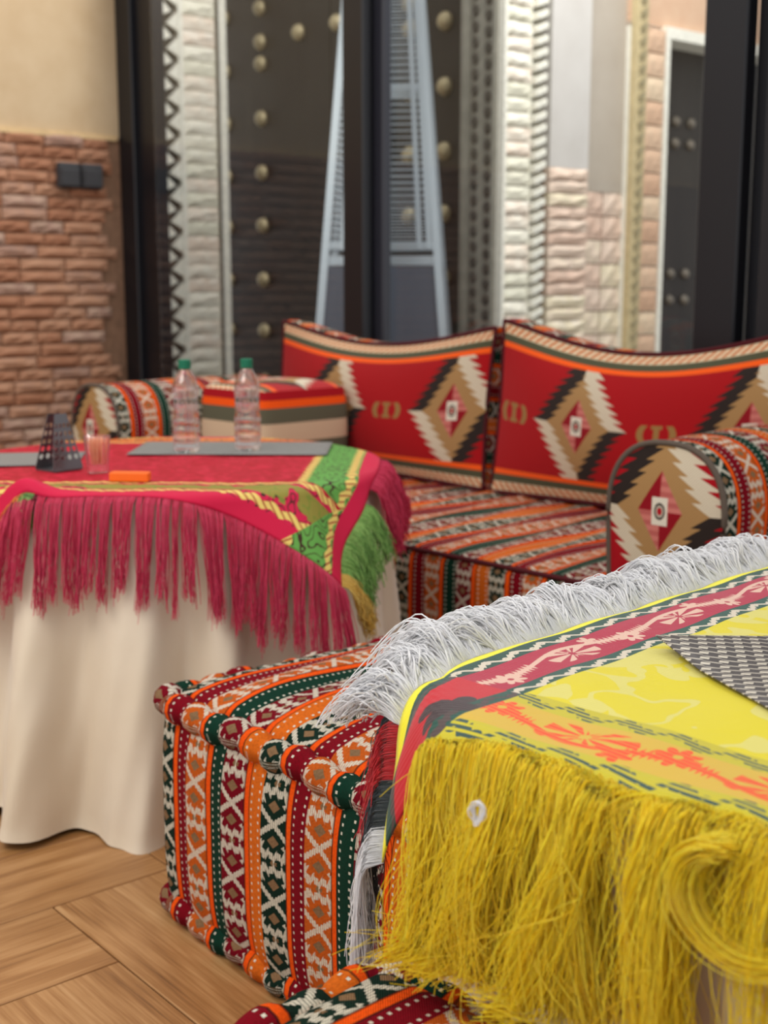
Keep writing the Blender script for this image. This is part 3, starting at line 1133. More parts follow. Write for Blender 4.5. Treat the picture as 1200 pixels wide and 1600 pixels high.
def perimeter(hx, hy, r, N):
    pts, s, tot = rrect(2 * hx, 2 * hy, r, 16)
    ss = np.linspace(0, tot, N, endpoint=False)
    pp = np.vstack([pts, pts[:1]]); sl = np.r_[s, tot]
    return np.stack([np.interp(ss, sl, pp[:, 0]), np.interp(ss, sl, pp[:, 1])], 1), ss, tot


def cream_mat():
    n = Mat('cream_satin', 0.5, 0.35)
    n.b.inputs['Sheen Weight'].default_value = 0.3
    t = n.noise(scale=3.0, detail=2)
    n.color(n.ramp(t, [(0.3, '#d2c2a9'), (0.7, '#dccfba')]))
    n.bump(n.noise(scale=18, detail=3), 0.15, 0.01)
    return n.mat


M_cream = cream_mat()
M_table = plain('table_wood', '#4d3a2b', 0.6)


def table_with_cloth(loc, rz_, hx, hy, r, H, tlabel, clabel, flare, famp, nf, seed, hem=0.012):
    t = empty('cafe_table', loc, rz_, tlabel, 'table')
    pts, s, tot = perimeter(hx - 0.006, hy - 0.006, r, 64)
    v = [(p[0], p[1], H - 0.03) for p in pts] + [(p[0], p[1], H - 0.004) for p in pts]
    n_ = len(pts)
    f = [(i, (i + 1) % n_, n_ + (i + 1) % n_, n_ + i) for i in range(n_)] + [tuple(range(n_))[::-1], tuple(range(n_, 2 * n_))]
    MB().add(v, f).build('tabletop', M_table, t, smooth=False)
    MB().lathe([(0.04, 0.03), (0.035, 0.1), (0.035, H - 0.06), (0.09, H - 0.03)], 20).build('pedestal', M_table, t)
    MB().lathe([(0.26, 0.0), (0.26, 0.012), (0.2, 0.025), (0.04, 0.04)], 32).build('base', M_table, t)
    N, R = 420, 44
    pts, s, tot = perimeter(hx, hy, r, N)
    d, nx, ny = sdf_rr(pts[:, 0] * 1.0005, pts[:, 1] * 1.0005, hx, hy, r)
    r_ = np.random.default_rng(seed)
    ph = s / tot * 2 * math.pi
    fold = np.cos(ph * nf + 0.9 * np.sin(ph * 3 + r_.random() * 6)) + 0.5 * np.cos(ph * round(nf * 1.7) + r_.random() * 6) * np.sin(ph * 2 + 1)
    fold = np.sign(fold) * np.abs(fold) ** 0.8
    rows = []
    uvs = []
    for k in range(R + 1):
        q = k / R
        if k < 6:
            th = q * R / 6 * math.pi / 2
            out, z = 0.012 * math.sin(th), H - 0.012 * (1 - math.cos(th))
            o = out + 0 * fold
        else:
            g = (q - 6 / R) / (1 - 6 / R)
            z = (H - 0.012) * (1 - g) + hem * g
            o = 0.012 + flare * g * (0.5 - 0.5 * ny) * (0.6 - 0.4 * nx) * 2 + famp * (1 - 0.5 * np.maximum(nx, 0)) * np.maximum(g - 0.03, 0) ** 0.6 * (fold * 0.5 + 0.4) + 0.004 * np.sin(ph * 60 + k * 0.4) * g
            if k == R: o = o + 0.004
        zz = z + (0.015 * np.sin(ph * 4 + seed) * (k / R) ** 3 if k > 6 else 0)
        rows.append(np.stack([pts[:, 0] + nx * o, pts[:, 1] + ny * o, zz * np.ones(N)], 1))
        uvs.append(np.stack([s, np.full(N, z)], 1))
    f = []
    for k in range(R):
        for i in range(N):
            j = (i + 1) % N
            f.append((k * N + i, (k + 1) * N + i, (k + 1) * N + j, k * N + j))
    v = np.concatenate(rows)
    f.append(tuple(range(N)))
    o = MB().add(v, f, np.concatenate(uvs)).build('tablecloth', M_cream, None)
    o.location = loc; o.rotation_euler = (0, 0, rz_)
    tag(o, clabel, 'tablecloth', 'cream tablecloths')
    return t, o


# ---- round table on the left
T1 = Vector((-0.525, 3.08, 0))
T1R, TH = 0.505, 0.70
table_with_cloth(T1, 0.0, T1R, T1R, T1R - 0.001, TH, 'round table hidden under the cream cloth, behind the pouf', 'cream satin cloth reaching the floor around the left round table', 0.045, 0.12, 16, 4)


def overlay1_mat():
    n = Mat('pink_brocade', 0.65, 0.2)
    u, v = n.uv()
    S = 1.03
    pat = n.noise(n.vec(u * 3.0, v * 6.0), 4.0, 2)
    sw = ((pat * 40.0).sin() > 0.55)
    c = n.mix(sw * 0.8, '#a3061c', '#c8203c')

    def border(c, d, along, bandc):
        wav = (along * 70.0).sin() * 0.007
        fl = n.noise(n.vec(along * 18.0, d * 18.0), 1.0, 1)
        dark = ((fl * 30.0).sin().abs() < 0.3)
        bc = n.mix(dark, bandc, '#3c2218')
        c = n.mix((d < 0.155), c, bc)
        for dd in (0.155, 0.055):
            rope = ((d - dd + (along * 150.0).sin() * 0.004).abs() < 0.009)
            tw = ((along * 48.0 + d * 55.0).fract() < 0.75)
            c = n.mix(rope, c, n.mix(tw, '#9a3a2a', '#dcc068'))
        c = n.mix(d < 0.041, c, '#c4163f')
        return c
    # right side green, then the front in pink with a gold border
    c = border(c, S - u, v, '#5f9a45')
    c = border(c, S - v, u, '#d06a30')
    dfront = v
    cf = border(n.mix(sw * 0.8, '#a90c24', '#c41f3c'), dfront, u, '#c41c44')
    g = ((v - 0.105).abs() < 0.03) * (n.noise(n.vec(u * 9.0, v * 9.0), 2.0, 2) > 0.42)
    cf = n.mix(g * 0.85, cf, '#7c8a33')
    c = n.mix((v < 0.17) * (u < (S - 0.165 + v * 0.7)), c, cf)
    n.color(c)
    n.bump(n.noise(scale=120), 0.2, 0.001)
    return n.mat


M_ov1 = overlay1_mat()
S1 = 1.03
ov1 = empty('fringed_overlay', T1, math.radians(-2), 'crimson brocade cloth with red fringe and green side over the round table', 'table overlay')
fold1 = lambda fx, fy, e: 0.02 * np.clip(e / 0.2, 0, 1) * (1 + np.cos(np.arctan2(fy, fx) * 14 + 0.8)) + 0.05 * np.clip(e / 0.2, 0, 1.2) * np.exp(-((np.arctan2(fy, fx) + math.radians(47)) / 0.13) ** 2)


def ov1_pt(u, v):
    x, y = u - S1 / 2, v - S1 / 2
    X, Y, Z = drape(x, y, T1R, T1R, T1R - 0.001, TH + 0.006, 0.026, 0.27, fold1)
    ruck = 0.035 * np.exp(-(((x + 0.20) / 0.05) ** 2 + ((y + 0.50) / 0.05) ** 2))
    Z = Z + 0.003 * np.sin(x * 23 + y * 9) * np.sin(y * 17 - x * 5) * (Z > TH - 0.01) * 0.5
    return X, Y, Z + ruck


def ov1_fn(s, t):
    X, Y, Z = ov1_pt(s * S1, t * S1)
    return X, Y, Z, s * S1, t * S1


oc = MB().grid(ov1_fn, 150, 150).build('cloth', M_ov1, ov1)
sol = oc.modifiers.new('solid', 'SOLIDIFY'); sol.thickness = 0.002; sol.offset = 1


def fringe_mat(name, c0, c1, rough=0.5, thin=0.3):
    n = Mat(name, rough, 0.3)
    u, v = n.uv()
    n.color(n.mix(u, c0, c1))
    n.b.inputs['Sheen Weight'].default_value = 0.2
    tl = n.nt.nodes.new('ShaderNodeBsdfTranslucent')
    n.nt.links.new(n.mix(u, c0, c1).k, tl.inputs[0])
    mx = n.nt.nodes.new('ShaderNodeMixShader'); mx.inputs[0].default_value = thin
    n.nt.links.new(n.b.outputs[0], mx.inputs[1]); n.nt.links.new(tl.outputs[0], mx.inputs[2])
    n.nt.links.new(mx.outputs[0], n.nt.nodes['Material Output'].inputs[0])
    return n.mat


def edge_frame(fn, t, h=1e-3):
    """point and derivative along an edge curve fn(t)"""
    a = np.stack(fn(t), 1); b = np.stack(fn(t + h), 1)
    return a, (b - a) / h


def hang(base, outd, length, M, spread, wave, clump=None, zmin=None, lift=0.0, stiff=0.03):
    """strands that leave along outd and then hang"""
    S = len(base)
    t = np.linspace(0, 1, M)[None, :, None]
    L = np.asarray(length).reshape(-1, 1, 1)
    o = outd[:, None, :]
    k = stiff * (1 - np.exp(-t * L / stiff))
    P = base[:, None, :] + o * k
    P[..., 2] -= np.squeeze(L * t - k, 2) if True else 0
    P[..., 2] += (lift * np.sin(np.pi * np.minimum(t * 2.2, 1)))[..., 0]
    if clump is not None:
        P += clump[:, None, :] * (t ** 0.8)
    ph = rng.random((S, 1, 3)) * 6.28
    fr = 4 + 6 * rng.random((S, 1, 3))
    P += wave * np.sin(t * fr + ph) * t
    P += rng.normal(0, spread, (S, 1, 3)) * t
    return P


M_redf = fringe_mat('crimson_fringe', '#c81640', '#ea4e74', 0.5, 0.4)
M_greenf = fringe_mat('green_fringe', '#5c8f3a', '#9ac26a')
M_goldf = fringe_mat('gold_fringe', '#c8962c', '#e0c268')
M_orangef = fringe_mat('orange_fringe', '#e06a1e', '#f0a24e')


def tufted(edge, S, ntuft, length, jitter, tuftpull, outw, seed, M=10, wave=0.004, spread=0.004, drift=0.0):
    r_ = np.random.default_rng(seed)
    t = r_.random(S)
    cen = np.sort(r_.random(ntuft))
    near = cen[np.argmin(np.abs(t[:, None] - cen[None]), 1)]
    b, tg = edge_frame(edge, t)
    bc, _ = edge_frame(edge, near)
    tl = np.linalg.norm(tg, axis=1, keepdims=True)
    tn = tg / tl
    out = np.stack([tn[:, 1], -tn[:, 0], np.zeros(S)], 1)
    out /= np.linalg.norm(out, axis=1, keepdims=True) + 1e-9
    cl_ = (bc - b) * tuftpull
    cl_[:, 2] = 0
    cl_ += out * drift
    L = length * (1 + jitter * r_.normal(0, 1, S) + 0.13 * np.sin(near * 90))
    return hang(b, out * outw, np.abs(L) + 0.02, M, spread, wave, cl_, stiff=0.012)


e_front = lambda t: ov1_pt(np.clip(t, 0, 1) * S1, 0 * t)
e_right = lambda t: ov1_pt(0 * t + S1, np.clip(t, 0, 1) * S1)
P = tufted(lambda t: e_front(0.10 + t * 0.895), 1350, 60, 0.185, 0.05, 0.62, 1.0, 1, drift=0.06)
strands('fringe', P, 0.0010, M_redf, ov1)
P = tufted(lambda t: e_right(0.02 + t * 0.22), 420, 8, 0.085, 0.1, 0.6, 1.0, 2, wave=0.012, drift=0.05)
strands('fringe', P, 0.0013, M_greenf, ov1)
P = tufted(lambda t: e_right(0.30 + t * 0.5), 900, 20, 0.12, 0.1, 0.6, 1.0, 3, wave=0.01, drift=0.05)
strands('fringe', P, 0.0013, M_redf, ov1)
P = tufted(lambda t: e_right(0.0 + t * 0.03), 260, 4, 0.09, 0.1, 0.6, 1.0, 4, wave=0.012, drift=0.05)
strands('fringe', P, 0.0013, M_goldf, ov1)
P = tufted(lambda t: e_front(0.265 + t * 0.05), 240, 3, 0.05, 0.1, 0.5, 1.6, 5)
strands('fringe', P, 0.0014, M_orangef, ov1)
P = tufted(lambda t: e_front(0.305 + t * 0.03), 160, 2, 0.045, 0.1, 0.5, 1.6, 6)
strands('fringe', P, 0.0014, M_greenf, ov1)


# placemats
def mat_weave(name, sc, c0, c1, c2):
    n = Mat(name, 0.5, 0.4)
    u, v = n.uv()
    a = (u + v * 0.5) * sc; b = (v) * sc * 1.6
    row = b.floor()
    x = (a + row * 0.37).fract()
    y = b.fract()
    d1 = ((x - 0.3).abs() * 1.2 + (y - 0.5).abs()) < 0.34
    d2_ = ((x - 0.8 + (y - 0.5) * 0.6).abs() * 3.5 + (y - 0.5).abs() * 0.7) < 0.46
    c = n.mix(d1, c0, c1)
    c = n.mix(d2_, c, c2)
    n.color(c)
    n.bump(d1 + d2_, 0.4, 0.001)
    return n.mat


def placemat(loc, rz_, w, d, mat, label, curl=0.0, rx=0.0, group=None):
    m = MB()
    def fn(s, t):
        x, y = (s - 0.5) * w, (t - 0.5) * d
        z = curl * np.clip(1 - np.hypot(s, (1 - t)) * 3.0, 0, 1)
        return x, y, z + 0.0015, x, y
    m.grid(fn, 24, 18)
    o = m.build('placemat', mat, None)
    so = o.modifiers.new('solid', 'SOLIDIFY'); so.thickness = 0.0015; so.offset = -1
    o.location = loc; o.rotation_euler = (0, 0, rz_)
    tag(o, label, 'placemat', group)
    return o


M_mat1 = mat_weave('grey_mat_far', 90, '#6d6b68', '#8f8d88', '#a5a39e')
MZ = TH + 0.0115
placemat((-0.39, 3.29, MZ), math.radians(-1), 0.50, 0.26, M_mat1, 'grey woven placemat under the two water bottles', group='placemats')
placemat((-0.915, 3.07, MZ), math.radians(8), 0.36, 0.24, M_mat1, 'grey woven placemat at the left edge beside the napkin holder', group='placemats')


# water bottles
M_pet0 = Mat('clear_bottle', 0.03, 0.5, IOR=1.33, Transmission_Weight=1.0)
M_pet0.color((0.97, 0.98, 1.0, 1))


def thin_clear(n, part, refl):
    """clear wall: part straight-through, part refracted, with a Schlick reflection"""
    nt = n.nt
    tr = nt.nodes.new('ShaderNodeBsdfTransparent')
    m1 = nt.nodes.new('ShaderNodeMixShader'); m1.inputs[0].default_value = part
    nt.links.new(n.b.outputs[0], m1.inputs[1]); nt.links.new(tr.outputs[0], m1.inputs[2])
    gl = nt.nodes.new('ShaderNodeBsdfGlossy'); gl.inputs['Roughness'].default_value = 0.05
    lw = nt.nodes.new('ShaderNodeLayerWeight'); lw.inputs[0].default_value = 0.5
    fc = n.m('POWER', V(n, lw.outputs['Facing']), 4.0) * 0.7 + refl
    m2 = nt.nodes.new('ShaderNodeMixShader')
    nt.links.new(fc.k, m2.inputs[0]); nt.links.new(m1.outputs[0], m2.inputs[1]); nt.links.new(gl.outputs[0], m2.inputs[2])
    nt.links.new(m2.outputs[0], nt.nodes['Material Output'].inputs[0])
    return n.mat


M_pet = thin_clear(M_pet0, 0.35, 0.10)
M_cap = plain('green_cap', '#0f6b4d', 0.4)
n_ = Mat('bottle_label', 0.35, 0.4)
u_, v_ = n_.uv()
lt = n_.noise(n_.vec(u_ * 40.0, v_ * 160.0), 1.0, 1)
band = ((v_ - 0.128).abs() < 0.006) * (lt > 0.47)
n_.color(n_.mix(band, '#d6dade', '#2a4a3c'))
n_.put(n_.b.inputs['Alpha'], band * 0.55 + 0.07)
M_lab = n_.mat


def bottle(loc, label):
    root = empty('water_bottle', loc, 0.4, label, 'bottle', 'water bottles on the round table')
    pr = [(0.0, 0.006), (0.018, 0.004), (0.030, 0.0), (0.0335, 0.006), (0.034, 0.018), (0.0325, 0.024), (0.034, 0.030), (0.034, 0.042), (0.0325, 0.047),
          (0.034, 0.052), (0.034, 0.064), (0.0325, 0.069), (0.034, 0.074), (0.034, 0.083), (0.0318, 0.090), (0.031, 0.100), (0.031, 0.140), (0.0325, 0.147),
          (0.0335, 0.155), (0.033, 0.165), (0.030, 0.176), (0.025, 0.188), (0.018, 0.199), (0.0135, 0.206), (0.0128, 0.216), (0.0, 0.216)]
    MB().lathe(pr, 40, cap=False).build('bottle_body', M_pet, root)
    MB().lathe([(0.0315, 0.100), (0.0316, 0.102), (0.0316, 0.138), (0.0315, 0.140)], 40, cap=False).build('label_band', M_lab, root)
    MB().lathe([(0.0155, 0.207), (0.0158, 0.210), (0.0155, 0.2125)], 24).build('neck_ring', M_cap, root)
    th = np.arange(48)
    m = MB()
    v, f = [], []
    for z in (0.2135, 0.229):
        for k in range(48):
            r_ = 0.0150 if k % 2 else 0.0156
            v.append((r_ * math.cos(k * math.pi / 24), r_ * math.sin(k * math.pi / 24), z))
    for k in range(48): f.append((k, (k + 1) % 48, 48 + (k + 1) % 48, 48 + k))
    for k in range(48): v.append((0.0138 * math.cos(k * math.pi / 24), 0.0138 * math.sin(k * math.pi / 24), 0.231))
    for k in range(48): f.append((48 + k, 48 + (k + 1) % 48, 96 + (k + 1) % 48, 96 + k))
    f.append(tuple(96 + k for k in range(48))); f.append(tuple(range(48))[::-1])
    m.add(v, f).build('cap', M_cap, root, smooth=False)
    return root


bottle((-0.497, 3.205, MZ + 0.002), 'clear water bottle with green cap, left and nearer of the two on the round table')
bottle((-0.347, 3.245, MZ + 0.002), 'clear water bottle with green cap, right one of the two on the round table')

# glass of toothpicks
M_glass = Mat('tumbler_glass', 0.02, 0.5, IOR=1.1, Transmission_Weight=1.0); M_glass.color((1, 0.96, 0.95, 1)); M_glass = thin_clear(M_glass, 0.8, 0.06)
GL = Vector((-0.645, 2.86, TH + 0.0095))
gt = empty('small_tumbler', GL, 0, 'small clear glass holding toothpicks on the crimson cloth', 'glass')
MB().lathe([(0.0, 0.001), (0.022, 0.0), (0.0235, 0.004), (0.0245, 0.02), (0.030, 0.078), (0.0312, 0.084), (0.0296, 0.084), (0.0225, 0.02), (0.0, 0.015)], 24, cap=False).build('glass_body', M_glass, gt)
M_pick = plain('toothpick_wood', '#e8a583', 0.6, 0.1, 60)
pk = MB().tube([(0, 0, 0), (0, 0, 0.002), (0, 0, 0.055), (0, 0, 0.062)], [0.0004, 0.0011, 0.0011, 0.0003], 6)
p0 = None
rp = random.Random(9)
for k in range(36):
    rr_, th = 0.017 * math.sqrt(rp.random()), rp.random() * 6.28
    loc = GL + Vector((rr_ * math.cos(th), rr_ * math.sin(th), 0.0185))
    if p0 is None:
        p0 = pk.build('toothpick', M_pick); o = p0
        tag(o, 'thin wooden toothpick standing in the small clear glass', 'toothpick', 'toothpicks in the glass')
    else:
        o = p0.copy(); COL.objects.link(o)
    o.location = loc
    o.rotation_euler = (rr_ * 6 * -math.sin(th) + rp.uniform(-.05, .05), rr_ * 6 * math.cos(th) + rp.uniform(-.05, .05), 0)
    o.scale = (1, 1, rp.uniform(0.93, 1.05))

# orange box
M_or = plain('orange_plastic', '#f06a1c', 0.45)
ob = MB().box(-0.043, 0.043, -0.014, 0.014, 0, 0.02).build('orange_case', M_or, None, smooth=False)
bv = ob.modifiers.new('bevel', 'BEVEL'); bv.width = 0.003; bv.segments = 3
ob.location = (-0.548, 2.735, TH + 0.0095); ob.rotation_euler = (0, 0, math.radians(-6))
tag(ob, 'small flat orange case lying in front of the toothpick glass', 'case')

# napkin holder with two perforated plates
M_gm = plain('gunmetal', '#6a686a', 0.32, Metallic=0.7)
nh = empty('napkin_holder', (-0.745, 2.91, TH + 0.0095), math.radians(52), 'dark metal napkin holder with two perforated slanted plates beside the toothpick glass', 'napkin holder')


def perforated(name, y, lean, parent):
    m = MB()
    nx, nz, w, h, th_ = 4, 7, 0.085, 0.125, 0.0018
    def pos(sx, sz, dy):
        wz = w * (1 - 0.62 * sz)
        return ((sx - 0.5) * wz, y + lean * sz * h + dy, sz * h + 0.004)
    hole = lambda i, j: 1 <= j <= 5
    for i in range(nx):
        for j in range(nz):
            x0, x1, z0, z1 = i / nx, (i + 1) / nx, j / nz, (j + 1) / nz
            xm, zm = (x0 + x1) / 2, (z0 + z1) / 2
            outer = [(x0, z0), (xm, z0), (x1, z0), (x1, zm), (x1, z1), (xm, z1), (x0, z1), (x0, zm)]
            k = 0.36 if hole(i, j) else 0.02
            inner = []
            for q in range(8):
                a = math.radians(225 + 45 * q)
                inner.append((xm + k / nx * math.cos(a), zm + k / nz * math.sin(a)))
            v = [pos(*p, -th_ / 2) for p in outer + inner] + [pos(*p, th_ / 2) for p in outer + inner]
            f = []
            for q in range(8):
                q2 = (q + 1) % 8
                f += [(q, q2, 8 + q2, 8 + q), (16 + q, 24 + q, 24 + q2, 16 + q2), (8 + q, 8 + q2, 24 + q2, 24 + q), (q2, q, 16 + q, 16 + q2)]
            m.add(v, f)
    return m.build(name, M_gm, parent, smooth=False)


perforated('perforated_plate', -0.032, 0.16, nh)
perforated('perforated_plate', 0.032, -0.16, nh)
MB().box(-0.038, 0.038, -0.036, 0.036, 0, 0.004).build('base', M_gm, nh, smooth=False)

# ---- front table with the yellow cloth
FW, FU = frame(FA)
FA0, FB0 = -0.905, 0.885           # left and front edge of the yellow cloth
S2 = 1.10
HS = 0.53                          # table half size
FC = at(FA, FA0 + S2 / 2, FB0 + S2 / 2, 0)
table_with_cloth(FC, rotz(FA), HS, HS, 0.20, TH, 'table hidden under the yellow cloth in the foreground', 'cream satin cloth below the yellow fringe of the front table', -0.03, 0.05, 15, 9)


def yellow_mat():
    n = Mat('yellow_brocade', 0.6, 0.3)
    n.b.inputs['Sheen Weight'].default_value = 0.15
    q, p = n.uv()          # q from the left edge, p from the front edge

    def flower(x, y, R, k, fl=0.55):
        r = (x * x + y * y).sqrt()
        th = n.atan2(y, x)
        return r < (((th * k).cos().abs()) * (1 - fl) + fl) * R

    def fan(x, y, R):
        r = (x * x + y * y).sqrt()
        th = n.atan2(y, x)
        pet = (th * 11.0).sin() > -0.25
        lim = (th * 2.0).cos() * 0.45 + 0.62
        return (r < lim * R) * pet * (r > R * 0.12)

    def scroll(a, d, w, lam):
        x = (a / lam).fract() * lam - lam / 2
        wave = (a * (6.2832 / lam)).sin() * w * 0.3
        y = d - w / 2
        line = ((y - wave).abs() < w * 0.16)
        r1 = ((x - lam * 0.22) * (x - lam * 0.22) + (y + w * 0.22) * (y + w * 0.22)).sqrt()
        r2_ = ((x + lam * 0.22) * (x + lam * 0.22) + (y - w * 0.22) * (y - w * 0.22)).sqrt()
        curl = ((r1 - w * 0.22).abs() < w * 0.10).max((r2_ - w * 0.22).abs() < w * 0.10)
        leaf = ((x.abs() + y.abs() * 0.8) < w * 0.3)
        return line.max(curl).max(leaf) * (d > 0.0) * (d < w)

    def sprays(a, d, w, per):
        """flower heads, stems and leaf rows in a band of width w"""
        x = (a / per).fract() * per - per / 2
        y = d - w / 2
        f1 = fan(x + per * 0.26, y - w * 0.02, w * 0.66)
        f2 = flower(x - per * 0.20, y - w * 0.14, w * 0.30, 4.0, 0.55)
        c2 = ((x - per * 0.20) * (x - per * 0.20) + (y - w * 0.16) * (y - w * 0.16)).sqrt() < w * 0.06
        sy = y + w * 0.10 - ((x * (6.2832 / per)).sin()) * w * 0.16
        stem = (sy.abs() < w * 0.055)
        leaf = (((a * 150.0).fract() - 0.5).abs() * w * 0.3 + sy.abs()) < w * 0.17
        leaf = leaf * (x > -per * 0.02) * (x < per * 0.42)
        l2 = flower(x + per * 0.02, y + w * 0.26, w * 0.22, 2.5, 0.4)
        return (f1.max(f2).max(stem).max(leaf).max(l2)) * (1.0 - c2)

    rib = ((p * 900.0 + q * 120.0).sin() > -0.15)
    # centre: yellow with pale flowers
    nx = n.noise(n.vec(q * 9.0, p * 9.0), 1.0, 2)
    cx = (q / 0.30).fract() * 0.30 - 0.17
    cy = (p / 0.26).fract() * 0.26 - 0.09
    wx, wy = cx + (nx - 0.5) * 0.12, cy + (nx - 0.5) * 0.1
    big = flower(wx, wy, 0.088, 3.0, 0.45)
    ringm = ((wx * wx + wy * wy).sqrt() - 0.04).abs() < 0.006
    big = (big * (1.0 - ringm)).max(((nx * 26.0).sin() > 0.88))
    c = n.mix(big * 0.75, '#d4c400', '#d0c872')
    # front band
    fb = n.mix((p > 0.028) * (p < 0.100), '#bdb01a', '#cda832')
    fb = n.mix(sprays(q, p - 0.024, 0.080, 0.20) * (rib * 0.35 + 0.65), fb, '#e63604')
    fb = n.mix((scroll(q, p, 0.028, 0.06).max(scroll(q, p - 0.102, 0.028, 0.06))) * rib, fb, '#2f4a45')
    c = n.mix(p < 0.132, c, fb)
    # left band
    lb = n.ramp(q / 0.15, [(0, '#ece21c'), (0.115, '#0f4235'), (0.28, '#a90f36'), (0.70, '#12483b')], 'CONSTANT')
    corner = p < 0.125
    white = n.mix(corner, '#cfc2ae', '#4a3a38')
    sc = scroll(p, q - 0.024, 0.018, 0.05).max(scroll(p, q - 0.110, 0.018, 0.05))
    lb = n.mix(sc, lb, white)
    lb = n.mix(sprays(p, q - 0.042, 0.064, 0.23) * (1.0 - corner), lb, '#d8b09c')
    lb = n.mix(corner * (q > 0.04) * (q < 0.108), lb, '#bd0a1e')
    blob = flower((p - 0.05), (q - 0.10), 0.03, 2.0, 0.4)
    lb = n.mix(blob * corner, lb, '#3a2a2c')
    c = n.mix(q < 0.128, c, lb)
    n.color(c)
    n.bump((p * 1400.0).sin() * 0.4 + n.noise(n.vec(q * 30.0, p * 30.0), 1.0, 2) * 3.0, 0.3, 0.0015)
    return n.mat


M_yel = yellow_mat()
ov2 = empty('fringed_overlay', FC, rotz(FA), 'bright yellow brocade cloth with flowered borders and thick yellow fringe on the front table', 'table overlay')
fold2 = lambda fx, fy, e: 0.03 * np.clip(e / 0.12, 0, 1) * (0.6 + np.cos(np.arctan2(fy, fx) * 20 + 1.0))


def ov2_pt(q, p):
    x, y = q - S2 / 2, p - S2 / 2
    # the near left corner hangs as a flap below a line across the corner
    k = math.sqrt(0.5)
    dc = np.maximum(-(x + y) * k - 0.677, 0)
    m = (x - y) * k
    X, Y, Z = drape(x + dc * k, y + dc * k, HS, HS, 0.20, TH + 0.006, 0.03, 0.22, fold2)
    dd = dc * 2.0
    down = dd - 0.02 * (1 - np.exp(-dd / 0.02))
    side = np.clip((0.13 - m) / 0.26, 0, 1)
    out = 0.016 * (1 - np.exp(-dd / 0.016)) + dd * (0.02 + 0.70 * side - 1.5 * dd * side) + 0.006 * np.sin(m * 60 + 1.0) * np.clip(dd / 0.1, 0, 1)
    X, Y, Z = X - out * k, Y - out * k, Z - down
    flat = (Z > TH - 0.004)
    Z = Z + flat * (0.0022 * np.sin(x * 31 + y * 14) * np.sin(y * 22 - x * 8))
    return X, Y, Z


def ov2_fn(s, t):
    X, Y, Z = ov2_pt(s * S2, t * S2)
    return X, Y, Z, s * S2, t * S2


oc = MB().grid(ov2_fn, 180, 180).build('cloth', M_yel, ov2)
sol = oc.modifiers.new('solid', 'SOLIDIFY'); sol.thickness = 0.002; sol.offset = 1

M_mat2 = mat_weave('grey_mat_near', 44, '#4c4746', '#c7bfae', '#b9b1a2')
mo = placemat(at(FA, 0, 0, TH + 0.012), rotz(FA), 0.42, 0.30, M_mat2, 'black and grey woven placemat on the yellow cloth at the right edge', 0.012, group='placemats')
mo.location = Vector((0.556, 1.34, TH + 0.0135)); mo.rotation_euler = (0, 0, math.radians(16))

# white curly fringe along the left edge
M_wf = fringe_mat('white_fringe', '#f8f8fa', '#ffffff', 0.6, 0.5)
M_yf = fringe_mat('yellow_fringe', '#ffe400', '#fff54a', 0.4, 0.52)
M_df = fringe_mat('charcoal_fringe', '#22302f', '#4a4f55')
M_rf = fringe_mat('red_fringe', '#b50f1c', '#e03038')

Sn = 8200
t = 0.085 + rng.random(Sn) * 0.83
base, tg = edge_frame(lambda t: ov2_pt(0 * t, t * S2), t)
nt_ = 110
cent = np.linspace(0.085, 0.915, nt_) + rng.normal(0, 0.004, nt_)
ci = np.argmin(np.abs(t[:, None] - cent[None]), 1)
clen = 0.10 + 0.06 * rng.random(nt_)
cbend = rng.normal(0, 0.022, nt_)
clft = 0.012 + 0.030 * rng.random(nt_)
cph = rng.random(nt_) * 6.28
M_ = 14
tt = np.linspace(0, 1, M_)[None]
L = (clen[ci] * (0.45 + 0.6 * rng.random(Sn)))[:, None]
curl = (0.004 + 0.011 * rng.random(Sn) ** 2)[:, None]
cf = 5 + 8 * rng.random((Sn, 1)); cp_ = cph[ci][:, None] + rng.normal(0, 0.7, (Sn, 1))
outx = -(L * (1 - 0.2 * tt) * tt) + curl * np.cos(tt * cf + cp_) * tt
ally = cbend[ci][:, None] * tt + rng.normal(0, 0.010, (Sn, 1)) * tt + curl * np.sin(tt * cf * 0.8 + cp_) * tt
lift = (clft[ci] * (0.35 + 0.75 * rng.random(Sn)))[:, None]
zz = lift * np.sin(np.minimum(tt * 1.25, 1.0) * math.pi * 0.62) - 0.9 * L * np.maximum(tt - 0.55, 0) ** 1.5
zz += curl * np.sin(tt * cf + cp_ + 1) * tt * 0.8
P = np.stack([base[:, 0:1] + outx, base[:, 1:2] + ally, base[:, 2:3] + zz + 0.002], 2)
strands('fringe', P, 0.0013, M_wf, ov2)

# yellow fringe along the front edge
def front_edge(t): return ov2_pt(t * S2, 0 * t)


Sn = 5600
nt_ = 38
cent = np.sort(np.r_[0.085, 0.10, 0.115, 0.13, 0.142, 0.15, 0.16, 0.175, 0.19, 0.15 + rng.random(nt_ - 9) * 0.58])
wts = 0.5 + rng.random(nt_)
wts[:4] = 0.55
aa = FA0 + cent * S2
wts[(aa > -0.650) & (aa < -0.628)] = 0.04
wts[(aa > -0.500)] *= 0.07
ci = rng.choice(nt_, Sn, p=wts / wts.sum())
t = cent[ci] + rng.normal(0, 0.011, Sn)
t = np.where(t < 0.072, 0.144 - t, t)
base, tg = edge_frame(front_edge, t)
bc, _ = edge_frame(front_edge, cent[ci])
M_ = 26
tt = np.linspace(0, 1, M_)[None]
Lc = 0.25 + 0.07 * rng.random(nt_)
L = (Lc[ci] * (0.72 + 0.36 * rng.random(Sn)))[:, None]
puff = ((0.008 + 0.050 * rng.random(Sn) ** 1.3) * np.clip(0.25 + (t - 0.13) * 7, 0.25, 1))[:, None]
cb = rng.normal(0, 0.032, nt_)
